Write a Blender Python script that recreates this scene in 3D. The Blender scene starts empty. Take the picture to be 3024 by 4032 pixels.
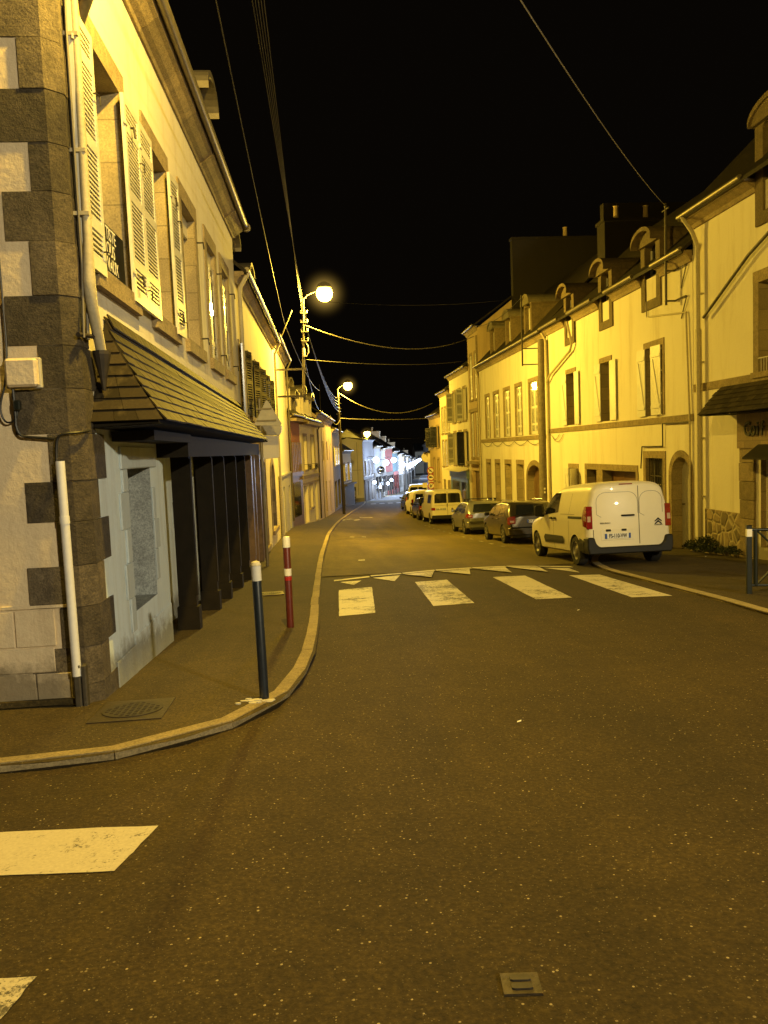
import bpy, bmesh, math, random
from mathutils import Vector, Matrix, noise
from mathutils.geometry import tessellate_polygon
random.seed(7)
C = bpy.context.scene.collection
D2R = math.radians
# ------------------------------------------------------------------ ground
SL = [(0,.067),(25,.067),(43,.045),(57,.028),(80,.02),(100,.028),(150,.03),(185,0)]
def gy(y):
    if y < 0: return 0.0
    z = 0.0
    for (a,sa),(b,sb) in zip(SL, SL[1:]):
        if y <= a: break
        e = min(y,b); se = sa+(sb-sa)*(e-a)/(b-a); z -= (sa+se)/2*(e-a)
    return z
def G(x,y):
    e = .03*min(max(y-18,0),14)
    if y > 75: e *= max(0,1-(y-75)/25)
    return gy(y)+e*min(max((3-x)/4,0),1)
def lerp_tab(tab, v):
    if v <= tab[0][0]: return tab[0][1]
    for (a,b),(c,d) in zip(tab,tab[1:]):
        if v <= c: return b+(d-b)*(v-a)/(c-a)
    return tab[-1][1]
LK = [(4.6,-14),(4.72,-9),(4.8,-4.5),(4.88,-2.3),(4.9,-1.79),(4.98,-1.45),(5.22,-1.01),(5.59,-.67),(6.04,-.42),(6.77,-.26),(8,-.15),(10,-.11),(13,-.11),(20,-.05),(25.5,.09),(33.6,.34),(44.4,.88),(52.4,1.52),(67,3.0),(77,4.4),(84,4.8),(88.5,5.9),(96,8.3),(103,11.0),(116,14.0),(126,15.6),(136,17),(148,18.8),(165,21),(193,24.7),(224,29.3),(300,42)]
RK = [(3,12),(3.3,9),(4,7),(5,5.9),(6.5,5.35),(8.86,5.37),(10.2,5.48),(13,5.6),(14.5,5.62),(16,5.8),(17.5,6.2),(19,6.9),(21,7.6),(23,7.85),(60,7.9),(70,8.6),(78,9.8),(88,12.2),(96,14.8),(103,17.4),(116,20.2),(136,23.6),(165,28),(224,36.4),(300,49)]
LB = [(6.4,-1.89),(17.9,-1.73),(29.2,-1.58),(37.4,-1.45),(40.3,-.98),(46.6,-.12),(60.1,1.0),(70.6,1.9),(76,2.8),(81.5,4.5),(88,6.0),(97.5,8.3),(103,9.7),(116,12.4),(136,15.3),(165,19.3),(224,27.6),(300,39)]
RB = [(8,9.2),(64,9.2),(70,10),(80,12),(90,14.8),(100,17.3),(116,21.5),(136,25.2),(165,30),(222,37.5),(300,50)]
# ------------------------------------------------------------------ materials
MATS = {}
def nodes(name):
    m = bpy.data.materials.new(name); m.use_nodes = True
    nt = m.node_tree; b = nt.nodes['Principled BSDF']
    return m, nt, b
def N(nt, t, **kw):
    n = nt.nodes.new(t)
    for k,v in kw.items():
        if k.startswith('i_'):
            key = k[2:]
            key = int(key) if key.isdigit() else key.replace('_',' ')
            n.inputs[key].default_value = v
        else: setattr(n,k,v)
    return n
def L(nt,a,b): nt.links.new(a,b)
def ramp(nt, src, stops):
    r = N(nt,'ShaderNodeValToRGB'); cr = r.color_ramp
    while len(cr.elements) < len(stops): cr.elements.new(.5)
    for e,(p,c) in zip(cr.elements, stops):
        e.position = p; e.color = (*c,1) if len(c)==3 else c
    L(nt,src,r.inputs[0]); return r
def g3(v): return (v,v,v)
def noise_n(nt, vec, scale, detail=4, rough=.6):
    n = N(nt,'ShaderNodeTexNoise'); n.inputs['Scale'].default_value = scale
    n.inputs['Detail'].default_value = detail; n.inputs['Roughness'].default_value = rough
    L(nt,vec,n.inputs['Vector']); return n
def mixc(nt, fac, a, b, mode='MIX'):
    m = N(nt,'ShaderNodeMix', data_type='RGBA', blend_type=mode)
    for s,v in ((0,fac),(6,a),(7,b)):
        if isinstance(v,(int,float)): m.inputs[s].default_value = v
        elif isinstance(v,tuple): m.inputs[s].default_value = (*v,1)
        else: L(nt,v,m.inputs[s])
    return m.outputs[2]
def bump(nt, b, h, strength, dist):
    bn = N(nt,'ShaderNodeBump'); bn.inputs['Strength'].default_value = strength; bn.inputs['Distance'].default_value = dist
    L(nt,h,bn.inputs['Height']); L(nt,bn.outputs[0],b.inputs['Normal'])
def pos(nt): return N(nt,'ShaderNodeNewGeometry').outputs['Position']
def plaster(name, col, dirt=(.25,.2,.12), rough=.85, stain=.5, bumps=.35):
    m,nt,b = nodes(name); p = pos(nt)
    n1 = noise_n(nt,p,.5,6,.65)
    mp = N(nt,'ShaderNodeMapping'); mp.inputs['Scale'].default_value = (2.2,2.2,.25); L(nt,p,mp.inputs[0])
    n2 = noise_n(nt,mp.outputs[0],1.3,6,.7)
    c = mixc(nt, ramp(nt,n1.outputs[0],[(.35,g3(0)),(.75,g3(stain*.55))]).outputs[0], tuple(col), tuple(col[i]*.55+dirt[i]*.45 for i in range(3)))
    c = mixc(nt, ramp(nt,n2.outputs[0],[(.5,g3(0)),(.78,g3(stain))]).outputs[0], c, tuple(dirt))
    sp = N(nt,'ShaderNodeSeparateXYZ'); L(nt,p,sp.inputs[0])
    h1 = N(nt,'ShaderNodeMath',operation='MULTIPLY_ADD'); L(nt,sp.outputs['Y'],h1.inputs[0]); h1.inputs[1].default_value = .067; L(nt,sp.outputs['Z'],h1.inputs[2])
    h2 = N(nt,'ShaderNodeMath',operation='MULTIPLY_ADD'); n8 = noise_n(nt,p,3.5,6,.75); L(nt,n8.outputs[0],h2.inputs[0]); h2.inputs[1].default_value = -.55; L(nt,h1.outputs[0],h2.inputs[2])
    c = mixc(nt, ramp(nt,h2.outputs[0],[(-.18,g3(.7)),(.16,g3(0))]).outputs[0], c, (.10,.08,.045))
    n4 = noise_n(nt,p,30,3)
    c = mixc(nt,.12,c,n4.outputs[0],'OVERLAY')
    L(nt,c,b.inputs['Base Color']); b.inputs['Roughness'].default_value = rough
    n3 = noise_n(nt,p,9,8,.65); bump(nt,b,n3.outputs[0],bumps,.02)
    return m
def granite(name, col, dark=.45, island=.35, rough=.85, bumps=.6):
    m,nt,b = nodes(name); p = pos(nt)
    n1 = noise_n(nt,p,2.0,5,.6); n2 = noise_n(nt,p,60,3,.6); n5 = noise_n(nt,p,9,6,.7)
    isl = N(nt,'ShaderNodeNewGeometry').outputs['Random Per Island']
    c = mixc(nt, ramp(nt,n1.outputs[0],[(.3,g3(0)),(.7,g3(.8))]).outputs[0], tuple(col), tuple(v*dark for v in col))
    c = mixc(nt, ramp(nt,n5.outputs[0],[(.42,g3(0)),(.62,g3(.55))]).outputs[0], c, tuple(v*dark*.7 for v in col))
    c = mixc(nt, .5, c, ramp(nt,n2.outputs[0],[(.3,g3(.15)),(.7,g3(.85))]).outputs[0], 'OVERLAY')
    r = ramp(nt,isl,[(0,g3(1-island)),(1,g3(1+island*.5))])
    c = mixc(nt,1.0,c,r.outputs[0],'MULTIPLY')
    L(nt,c,b.inputs['Base Color']); b.inputs['Roughness'].default_value = rough
    n3 = noise_n(nt,p,22,6,.75); bump(nt,b,n3.outputs[0],bumps,.025)
    return m
def courses(name, col, bw=.45, bh=.3, joint=.5, axis='y'):
    """ashlar: coursed stone with joints; follows the wall's own length direction"""
    m,nt,b = nodes(name); p = pos(nt)
    sp = N(nt,'ShaderNodeSeparateXYZ'); L(nt,p,sp.inputs[0]); cb = N(nt,'ShaderNodeCombineXYZ')
    L(nt,sp.outputs['Y' if axis=='y' else 'X'],cb.inputs[0]); L(nt,sp.outputs['Z'],cb.inputs[1])
    br = N(nt,'ShaderNodeTexBrick'); L(nt,cb.outputs[0],br.inputs['Vector'])
    br.inputs['Scale'].default_value = 1; br.inputs['Brick Width'].default_value = bw; br.inputs['Row Height'].default_value = bh
    br.inputs['Mortar Size'].default_value = .008; br.inputs['Color1'].default_value = (*col,1)
    br.inputs['Color2'].default_value = (*[v*.7 for v in col],1); br.inputs['Mortar'].default_value = (*[v*joint for v in col],1)
    n1 = noise_n(nt,p,3,6,.7); n2 = noise_n(nt,p,50,3)
    c = mixc(nt, ramp(nt,n1.outputs[0],[(.35,g3(0)),(.75,g3(.6))]).outputs[0], br.outputs['Color'], tuple(v*.45 for v in col))
    c = mixc(nt,.4,c,ramp(nt,n2.outputs[0],[(.3,g3(.2)),(.7,g3(.8))]).outputs[0],'OVERLAY')
    L(nt,c,b.inputs['Base Color']); b.inputs['Roughness'].default_value = .85
    bump(nt,b,n1.outputs[0],.4,.03); return m
def asphalt(name, base, speck=.45, dens=.955, scale=70, tint=(1,.665,.17), rough=.9):
    m,nt,b = nodes(name); p = pos(nt)
    n0 = noise_n(nt,p,.35,5,.6); n1 = noise_n(nt,p,45,5,.7); n2 = noise_n(nt,p,4,4,.6)
    c = ramp(nt,n1.outputs[0],[(.25,tuple(base*.35*t for t in tint)),(.5,tuple(base*t for t in tint)),(.78,tuple(base*2.1*t for t in tint))]).outputs[0]
    c = mixc(nt,1,c,ramp(nt,n0.outputs[0],[(.3,g3(.78)),(.7,g3(1.2))]).outputs[0],'MULTIPLY')
    mp = N(nt,'ShaderNodeMapping'); mp.inputs['Scale'].default_value = (1.1,.07,1); L(nt,p,mp.inputs[0]); n6 = noise_n(nt,mp.outputs[0],1.0,4,.6)
    c = mixc(nt,1,c,ramp(nt,n6.outputs[0],[(.35,g3(.80)),(.65,g3(1.22))]).outputs[0],'MULTIPLY')
    n7 = noise_n(nt,p,1.1,3,.5)
    c = mixc(nt,ramp(nt,n7.outputs[0],[(.60,g3(0)),(.72,g3(.35))]).outputs[0],c,tuple(base*.45*t for t in tint))
    c = mixc(nt,1,c,ramp(nt,n2.outputs[0],[(.3,g3(.85)),(.7,g3(1.12))]).outputs[0],'MULTIPLY')
    def specks(sc,th,rad,amount,c):
        v = N(nt,'ShaderNodeTexVoronoi'); v.inputs['Scale'].default_value = sc; L(nt,p,v.inputs['Vector'])
        sx = N(nt,'ShaderNodeSeparateColor'); L(nt,v.outputs['Color'],sx.inputs[0])
        g = N(nt,'ShaderNodeMath',operation='GREATER_THAN'); L(nt,sx.outputs[0],g.inputs[0]); g.inputs[1].default_value = th
        l = N(nt,'ShaderNodeMath',operation='LESS_THAN'); L(nt,v.outputs['Distance'],l.inputs[0]); l.inputs[1].default_value = rad
        mu = N(nt,'ShaderNodeMath',operation='MULTIPLY'); L(nt,g.outputs[0],mu.inputs[0]); L(nt,l.outputs[0],mu.inputs[1])
        m2 = N(nt,'ShaderNodeMath',operation='MULTIPLY'); L(nt,mu.outputs[0],m2.inputs[0]); L(nt,sx.outputs[1],m2.inputs[1])
        m3 = N(nt,'ShaderNodeMath',operation='MULTIPLY'); L(nt,m2.outputs[0],m3.inputs[0]); m3.inputs[1].default_value = amount
        return mixc(nt,m3.outputs[0],c,(.75,.62,.38))
    c = specks(scale,dens,.34,speck*1.6,c)
    c = specks(scale*1.9,.9,.4,speck*.45,c)
    c = specks(scale*.7,.988,.26,speck*1.4,c)
    L(nt,c,b.inputs['Base Color']); b.inputs['Roughness'].default_value = rough; b.inputs['Specular IOR Level'].default_value = .3
    bump(nt,b,n1.outputs[0],.55,.012); return m
def paint_mark(name, wear=.5, col=(.60,.55,.42)):
    m,nt,b = nodes(name); p = pos(nt)
    n1 = noise_n(nt,p,14,8,.75); n2 = noise_n(nt,p,1.6,4,.6); n3 = noise_n(nt,p,60,3)
    a = N(nt,'ShaderNodeMath',operation='ADD'); L(nt,n1.outputs[0],a.inputs[0]); L(nt,n2.outputs[0],a.inputs[1])
    f = ramp(nt,a.outputs[0],[(0,g3(0)),(.98-.0*wear,g3(0)),(1,g3(1))])
    f.color_ramp.elements[1].position = .555-.09*wear; f.color_ramp.elements[2].position = .60-.09*wear
    n9 = noise_n(nt,p,55,6,.8); a1 = N(nt,'ShaderNodeMath',operation='ADD'); L(nt,a.outputs[0],a1.inputs[0]); L(nt,n9.outputs[0],a1.inputs[1])
    a2 = N(nt,'ShaderNodeMath',operation='MULTIPLY'); L(nt,a1.outputs[0],a2.inputs[0]); a2.inputs[1].default_value = .3333
    L(nt,a2.outputs[0],f.inputs[0])
    c = mixc(nt,f.outputs[0],tuple(col),(.07,.06,.045))
    c = mixc(nt,.25,c,n3.outputs[0],'OVERLAY')
    L(nt,c,b.inputs['Base Color']); b.inputs['Roughness'].default_value = .7; bump(nt,b,n1.outputs[0],.3,.01); return m
def simple(name, col, rough=.5, metal=0, var=.15, sc=6, spec=.5, coat=0, bumps=0):
    m,nt,b = nodes(name); p = N(nt,'ShaderNodeTexCoord').outputs['Object']
    n1 = noise_n(nt,p,sc,5,.65)
    c = mixc(nt, ramp(nt,n1.outputs[0],[(.35,g3(0)),(.7,g3(1))]).outputs[0], tuple(col), tuple(v*(1-var) for v in col))
    L(nt,c,b.inputs['Base Color']); b.inputs['Roughness'].default_value = rough; b.inputs['Metallic'].default_value = metal
    b.inputs['Specular IOR Level'].default_value = spec; b.inputs['Coat Weight'].default_value = coat
    if bumps: bump(nt,b,n1.outputs[0],bumps,.01)
    return m
def emit(name, col, s):
    m,nt,b = nodes(name); b.inputs['Emission Color'].default_value = (*col,1); b.inputs['Emission Strength'].default_value = s
    b.inputs['Base Color'].default_value = (*col,1); return m
def slate(name, col):
    m,nt,b = nodes(name); p = pos(nt)
    isl = N(nt,'ShaderNodeNewGeometry').outputs['Random Per Island']
    n1 = noise_n(nt,p,5,5,.6); n2 = noise_n(nt,p,40,3)
    mp = N(nt,'ShaderNodeMapping'); mp.inputs['Scale'].default_value = (6,6,1); L(nt,p,mp.inputs[0]); n5 = noise_n(nt,mp.outputs[0],1.2,5,.7)
    c = mixc(nt,1,tuple(col),ramp(nt,isl,[(0,g3(.5)),(1,g3(1.5))]).outputs[0],'MULTIPLY')
    c = mixc(nt,ramp(nt,n5.outputs[0],[(.54,g3(0)),(.70,g3(.3))]).outputs[0],c,(.14,.11,.06))
    c = mixc(nt,.35,c,n2.outputs[0],'OVERLAY')
    L(nt,c,b.inputs['Base Color']); b.inputs['Roughness'].default_value = .7; b.inputs['Specular IOR Level'].default_value = .12
    bump(nt,b,n1.outputs[0],.25,.01); return m
def glassy(name, col=(.012,.012,.013), rough=.06):
    m,nt,b = nodes(name); p = pos(nt); n1 = noise_n(nt,p,1.5,3)
    c = mixc(nt,n1.outputs[0],tuple(col),tuple(v*2.2 for v in col)); L(nt,c,b.inputs['Base Color'])
    b.inputs['Roughness'].default_value = rough; b.inputs['Specular IOR Level'].default_value = .6; return m
M = dict(
 cream=plaster('cream_plaster',(.76,.71,.58),(.40,.31,.18),stain=.5),
 cream2=plaster('warm_plaster',(.74,.66,.46),(.4,.3,.16),stain=.35),
 white=plaster('white_plaster',(.78,.75,.68),(.4,.33,.24),stain=.35),
 gable=plaster('gable_plaster',(.70,.58,.40),(.26,.18,.1),stain=.5,bumps=.8),
 shop_cool_lit=plaster('shop_cool_lit',(.72,.84,.96),(.3,.26,.2),stain=.45,bumps=.7),  # white wall with the cool light put into its blue tint
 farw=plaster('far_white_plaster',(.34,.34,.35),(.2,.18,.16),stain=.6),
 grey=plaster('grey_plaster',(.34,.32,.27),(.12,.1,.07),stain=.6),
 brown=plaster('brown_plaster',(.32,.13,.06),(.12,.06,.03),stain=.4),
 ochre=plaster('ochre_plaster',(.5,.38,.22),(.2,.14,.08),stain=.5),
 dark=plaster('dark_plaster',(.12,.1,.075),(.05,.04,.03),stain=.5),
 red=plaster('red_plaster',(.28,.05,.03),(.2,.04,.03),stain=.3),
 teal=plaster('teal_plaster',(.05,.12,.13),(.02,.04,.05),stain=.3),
 stone=granite('granite_trim',(.34,.26,.14),.6,.25),
 stone_d=granite('dark_granite',(.16,.125,.078),.38,.5,bumps=.9),
 jamb=courses('jamb_stone',(.42,.34,.2),2.0,.42,.45),
 ashlar=courses('ashlar_stone',(.3,.22,.13),.6,.3,.5),
 blockwall=courses('concrete_block',(.2,.17,.12),.9,.45,.7,'x'),
 kerb=granite('kerb_granite',(.36,.28,.14),.75,.2,bumps=.5),
 kerb_y=granite('dropped_kerb_granite',(.42,.34,.18),.8,.15,bumps=.4),
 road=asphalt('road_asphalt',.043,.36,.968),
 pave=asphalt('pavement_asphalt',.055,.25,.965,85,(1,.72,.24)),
 mark=paint_mark('road_paint_worn',.55), markn=paint_mark('near_road_paint',.42,(.52,.46,.34)),mark2=paint_mark('road_paint',.3), markf=paint_mark('road_paint_faded',1.15,(.42,.38,.28)),
 slate=slate('slate',(.030,.023,.014)), slate_d=slate('roof_slate',(.022,.018,.013)),grey_granite=granite('grey_niche_granite',(.40,.44,.47),.6,.15),grey_skim=plaster('grey_skim',(.52,.60,.67),(.25,.22,.17),stain=.5),stone_m=granite('dormer_granite',(.19,.14,.07),.6,.25),
 zinc=simple('zinc',(.22,.19,.13),.45,.4,.3), zinc_d=simple('dark_zinc',(.07,.06,.05),.5,.3,.3),
 pvc=simple('white_pvc',(.78,.77,.76),.45,0,.1,20,bumps=.1), pipe=simple('painted_pipe',(.5,.44,.3),.6,0,.25,20,bumps=.3),
 shutter=simple('cream_shutter_paint',(.70,.68,.60),.42,0,.12,8,coat=.4),
 shut_w=simple('white_shutter_paint',(.76,.74,.66),.4,0,.1,8,coat=.3),
 shut_d=simple('navy_shutter_paint',(.018,.024,.04),.22,0,.3,8,coat=.6),
 brownwood=simple('dark_brown_paint',(.017,.013,.008),.75,0,.4,5,.15),dark_stack=plaster('dark_stack_plaster',(.014,.010,.006),(.008,.006,.004),stain=.3), brownw2=simple('brown_wood',(.17,.10,.05),.5,0,.45,9,bumps=.3),  # includes near-black plaster for the chimney stacks
 black=simple('black_panel',(.005,.005,.005),.6,0,.3,6,.2), door=simple('door_wood',(.13,.06,.025),.45,0,.4,8),
 greydoor=simple('grey_door',(.5,.47,.38),.5,0,.2), metal=simple('weathered_steel',(.12,.105,.08),.55,.5,.4,15),
 rust=simple('dark_iron',(.05,.04,.03),.6,.3,.4,15), cable=simple('black_cable',(.012,.012,.012),.5), cable_l=simple('grey_cable',(.17,.15,.11),.6),
 pane=glassy('window_glass'), lace=simple('lace_curtain',(.5,.47,.38),.9,0,.4,20),
 navy=simple('navy_bollard_paint',(.012,.02,.035),.38,0,.35,10,coat=.3), red_p=simple('oxblood_bollard_paint',(.11,.016,.009),.42,0,.3,10,coat=.2),
 white_p=simple('white_reflective_paint',(.82,.8,.74),.4,0,.1,30), red_r=simple('red_reflective',(.4,.02,.015),.4),
 green=simple('dark_green_paint',(.012,.016,.012),.4,0,.3,coat=.2),
 concrete=simple('pole_concrete',(.20,.17,.12),.85,0,.4,7,bumps=.4), cement=simple('white_cement',(.6,.55,.42),.9,0,.35,12,bumps=.8),
 iron=simple('cast_iron',(.07,.052,.03),.55,.4,.5,25,bumps=.5), hole=simple('dark_opening',(.004,.004,.004),.9),
 rubble=None,
)
def mk_rubble():
    m,nt,b = nodes('rubble_masonry'); p = pos(nt)
    v = N(nt,'ShaderNodeTexVoronoi',feature='DISTANCE_TO_EDGE'); v.inputs['Scale'].default_value = 3.6; L(nt,p,v.inputs['Vector'])
    v2 = N(nt,'ShaderNodeTexVoronoi'); v2.inputs['Scale'].default_value = 3.6; L(nt,p,v2.inputs['Vector'])
    sx = N(nt,'ShaderNodeSeparateColor'); L(nt,v2.outputs['Color'],sx.inputs[0])
    st = ramp(nt,sx.outputs[0],[(0,(.14,.11,.06)),(1,(.34,.26,.15))]); n1 = noise_n(nt,p,18,6,.7)
    c = mixc(nt,.5,st.outputs[0],n1.outputs[0],'OVERLAY')
    c = mixc(nt,ramp(nt,v.outputs[0],[(.03,g3(1)),(.09,g3(0))]).outputs[0],c,(.42,.35,.22))
    L(nt,c,b.inputs['Base Color']); b.inputs['Roughness'].default_value = .9
    bump(nt,b,ramp(nt,v.outputs[0],[(.0,g3(0)),(.15,g3(1))]).outputs[0],.8,.04); return m
M['rubble'] = mk_rubble()
# ------------------------------------------------------------------ object helpers
def tag(o,label=None,cat=None,group=None,kind=None):
    if label: o['label'] = label
    if cat: o['category'] = cat
    if group: o['group'] = group
    if kind: o['kind'] = kind
    return o
def empty(name,loc,rz=0,label=None,cat=None,group=None):
    o = bpy.data.objects.new(name,None); C.objects.link(o); o.empty_display_size=.2
    o.location = loc; o.rotation_euler = (0,0,rz); return tag(o,label,cat,group)
def wloc(o):
    v = Vector((0,0,0))
    while o: v += Vector(o.location); o = o.parent
    return v
class F:
    """a facade frame: s along the wall, h outwards, z up"""
    def __init__(s,P,Q,side):
        s.P = Vector((P[0],P[1])); d = Vector((Q[0],Q[1]))-s.P; s.len = d.length; s.u = d/s.len
        s.n = Vector((s.u.y,-s.u.x)) if side=='L' else Vector((-s.u.y,s.u.x))
    def p(s,a,h,z): q = s.P+s.u*a+s.n*h; return Vector((q.x,q.y,z))
    def sub(s,a,h): 
        q = F.__new__(F); q.P = s.P+s.u*a+s.n*h; q.u=s.u; q.n=s.n; q.len=s.len; return q
    def leaf(s,a,h,ang):
        """frame hinged at (a,h), x axis swung by ang from the wall"""
        q = F.__new__(F); q.P = s.P+s.u*a+s.n*h
        q.u = s.u*math.cos(ang)+s.n*math.sin(ang); q.n = s.n*math.cos(ang)-s.u*math.sin(ang); q.len=1; return q
    def S(s,Y): return (Y-s.P.y)/s.u.y
WF = F((0,0),(1,0),'R')   # world frame: s = x, h = y
class MB:
    def __init__(s): s.v=[]; s.f=[]; s.mi=[]
    def quad(s,*pts,mi=0):
        b=len(s.v); s.v += [Vector(p) for p in pts]; s.f.append(tuple(range(b,b+len(pts)))); s.mi.append(mi)
    def box(s,f,a0,a1,h0,h1,z0,z1,mi=0,bev=0):
        P=[f.p(a,h,z) for z in (z0,z1) for (a,h) in ((a0,h0),(a1,h0),(a1,h1),(a0,h1))]
        b=len(s.v); s.v+=P
        for q in ((0,3,2,1),(4,5,6,7),(0,1,5,4),(1,2,6,5),(2,3,7,6),(3,0,4,7)):
            s.f.append(tuple(b+i for i in q)); s.mi.append(mi)
    def hexa(s,P,mi=0):
        b=len(s.v); s.v+=[Vector(p) for p in P]
        for q in ((0,3,2,1),(4,5,6,7),(0,1,5,4),(1,2,6,5),(2,3,7,6),(3,0,4,7)):
            s.f.append(tuple(b+i for i in q)); s.mi.append(mi)
    def prism(s,poly,off,mi=0):
        """poly: list of 3d points, off: extrusion vector"""
        b=len(s.v); n=len(poly); off=Vector(off); poly=[Vector(p) for p in poly]
        s.v+=poly+[p+off for p in poly]
        s.f.append(tuple(b+i for i in reversed(range(n)))); s.f.append(tuple(b+n+i for i in range(n))); s.mi+=[mi,mi]
        for i in range(n):
            j=(i+1)%n; s.f.append((b+i,b+j,b+n+j,b+n+i)); s.mi.append(mi)
    def tube(s,pts,r,seg=8,mi=0,cap=True):
        pts=[Vector(p) for p in pts]; rings=[]; up=Vector((0,0,1)); prev=None
        for i,p in enumerate(pts):
            d=(pts[min(i+1,len(pts)-1)]-pts[max(i-1,0)]).normalized()
            x = d.cross(up if abs(d.z)<.95 else Vector((1,0,0))) if prev is None else prev-d*prev.dot(d)
            x.normalize(); prev=x; y=d.cross(x); rr = r[i] if isinstance(r,(list,tuple)) else r
            b=len(s.v); s.v+=[p+(x*math.cos(2*math.pi*k/seg)+y*math.sin(2*math.pi*k/seg))*rr for k in range(seg)]; rings.append(b)
        for a,b in zip(rings,rings[1:]):
            for k in range(seg):
                k2=(k+1)%seg; s.f.append((a+k,a+k2,b+k2,b+k)); s.mi.append(mi)
        if cap:
            s.f.append(tuple(rings[0]+k for k in reversed(range(seg)))); s.f.append(tuple(rings[-1]+k for k in range(seg))); s.mi+=[mi,mi]
    def lathe(s,c,prof,axis=(0,0,1),seg=20,mi=0):
        """prof: (radius, height) pairs along axis from c"""
        ax=Vector(axis).normalized(); x=ax.cross(Vector((0,0,1)) if abs(ax.z)<.9 else Vector((1,0,0))).normalized(); y=ax.cross(x); c=Vector(c); R=[]
        for r,h in prof:
            b=len(s.v); s.v+=[c+ax*h+(x*math.cos(2*math.pi*k/seg)+y*math.sin(2*math.pi*k/seg))*max(r,1e-4) for k in range(seg)]; R.append(b)
        for a,b in zip(R,R[1:]):
            for k in range(seg):
                k2=(k+1)%seg; s.f.append((a+k,a+k2,b+k2,b+k)); s.mi.append(mi)
        s.f.append(tuple(R[0]+k for k in reversed(range(seg)))); s.f.append(tuple(R[-1]+k for k in range(seg))); s.mi+=[mi,mi]
    def build(s,name,mats,parent=None,smooth=None,bevel=0,kind=None,label=None,cat=None,group=None,origin=None):
        me=bpy.data.meshes.new(name); o0 = wloc(parent) if parent else (Vector(origin) if origin else Vector((0,0,0)))
        me.from_pydata([tuple(v-o0) for v in s.v],[],s.f)
        for m in (mats if isinstance(mats,(list,tuple)) else [mats]): me.materials.append(m)
        me.polygons.foreach_set('material_index',s.mi)
        bm=bmesh.new(); bm.from_mesh(me); bmesh.ops.recalc_face_normals(bm,faces=bm.faces)
        if bevel: bmesh.ops.bevel(bm,geom=bm.edges[:],offset=bevel,segments=1,affect='EDGES',clamp_overlap=True)
        bm.to_mesh(me); bm.free()
        if smooth is not None:
            me.shade_smooth(); me.set_sharp_from_angle(angle=D2R(smooth))
        o=bpy.data.objects.new(name,me); C.objects.link(o)
        if parent: o.parent=parent
        elif origin: o.location=origin
        return tag(o,label,cat,group,kind)
def text_mesh(name,body,size,mat,parent,loc,xdir,up,depth=.004,sx=1.0,align='CENTER',bold=0):
    cu=bpy.data.curves.new(name,'FONT'); cu.body=body; cu.size=size; cu.extrude=depth; cu.align_x=align; cu.align_y='CENTER'; cu.offset=bold
    t=bpy.data.objects.new(name,cu); C.objects.link(t); bpy.context.view_layer.update()
    me=bpy.data.meshes.new_from_object(t.evaluated_get(bpy.context.evaluated_depsgraph_get())); bpy.data.objects.remove(t)
    x=Vector(xdir).normalized(); u=Vector(up).normalized(); n=x.cross(u)
    mt=Matrix((x*sx,u,n)).transposed().to_4x4(); mt.translation=Vector(loc)-(wloc(parent) if parent else Vector((0,0,0)))
    me.transform(mt); me.materials.clear(); me.materials.append(mat); me.name=name
    o=bpy.data.objects.new(name,me); C.objects.link(o)
    if parent: o.parent=parent
    return o
def arcpts(s0,s1,z0,zs,rise,n=12):
    """outline (s,z) of an opening with an arched head: straight to zs then half-ellipse of given rise"""
    c=(s0+s1)/2; r=(s1-s0)/2
    return [(s0,z0),(s1,z0)]+[(c+r*math.cos(math.pi*k/n),zs+rise*math.sin(math.pi*k/n)) for k in range(n+1)]
def holed(mb,f,outer,holes,h=0,depth=.3,mi=0,mj=None):
    """flat wall with holes at offset h and reveals going back by depth"""
    rings=[[Vector((a,z,0)) for a,z in outer]]+[[Vector((a,z,0)) for a,z in q] for q in holes]
    flat=[p for r in rings for p in r]
    b=len(mb.v); mb.v+=[f.p(p.x,h,p.y) for p in flat]
    for t in tessellate_polygon(rings): mb.f.append(tuple(b+i for i in t)); mb.mi.append(mi)
    for r in holes:
        n=len(r)
        for i in range(n):
            (a,z),(c,w)=r[i],r[(i+1)%n]
            mb.quad(f.p(a,h,z),f.p(c,h,w),f.p(c,h-depth,w),f.p(a,h-depth,z),mi=mi if mj is None else mj)
# ------------------------------------------------------------------ ground objects
def sheet(name,xs,ys,zoff,mat,kind='structure',parent=None):
    mb=MB(); nx=len(xs)
    for y in ys:
        for x in xs: mb.v.append(Vector((x,y,G(x,y)+zoff)))
    for j in range(len(ys)-1):
        for i in range(nx-1):
            a=j*nx+i; mb.f.append((a,a+1,a+nx+1,a+nx)); mb.mi.append(0)
    return mb.build(name,mat,kind=kind)
fr=lambda a,b,st:[a+(b-a)*i/max(1,round((b-a)/st)) for i in range(max(1,round((b-a)/st))+1)]
xs=[-400,-150,-60,-30,-15,-8,-5,-3,-1,0,1,2,3,4,5,6,8,10,14,20,30,45,60,80,120,200,400]
ys=[-80,-20,-5]+fr(0,90,1.5)+fr(92,200,4)+[230,300,450,900]
road=sheet('road',xs,ys,0,M['road'])
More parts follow.
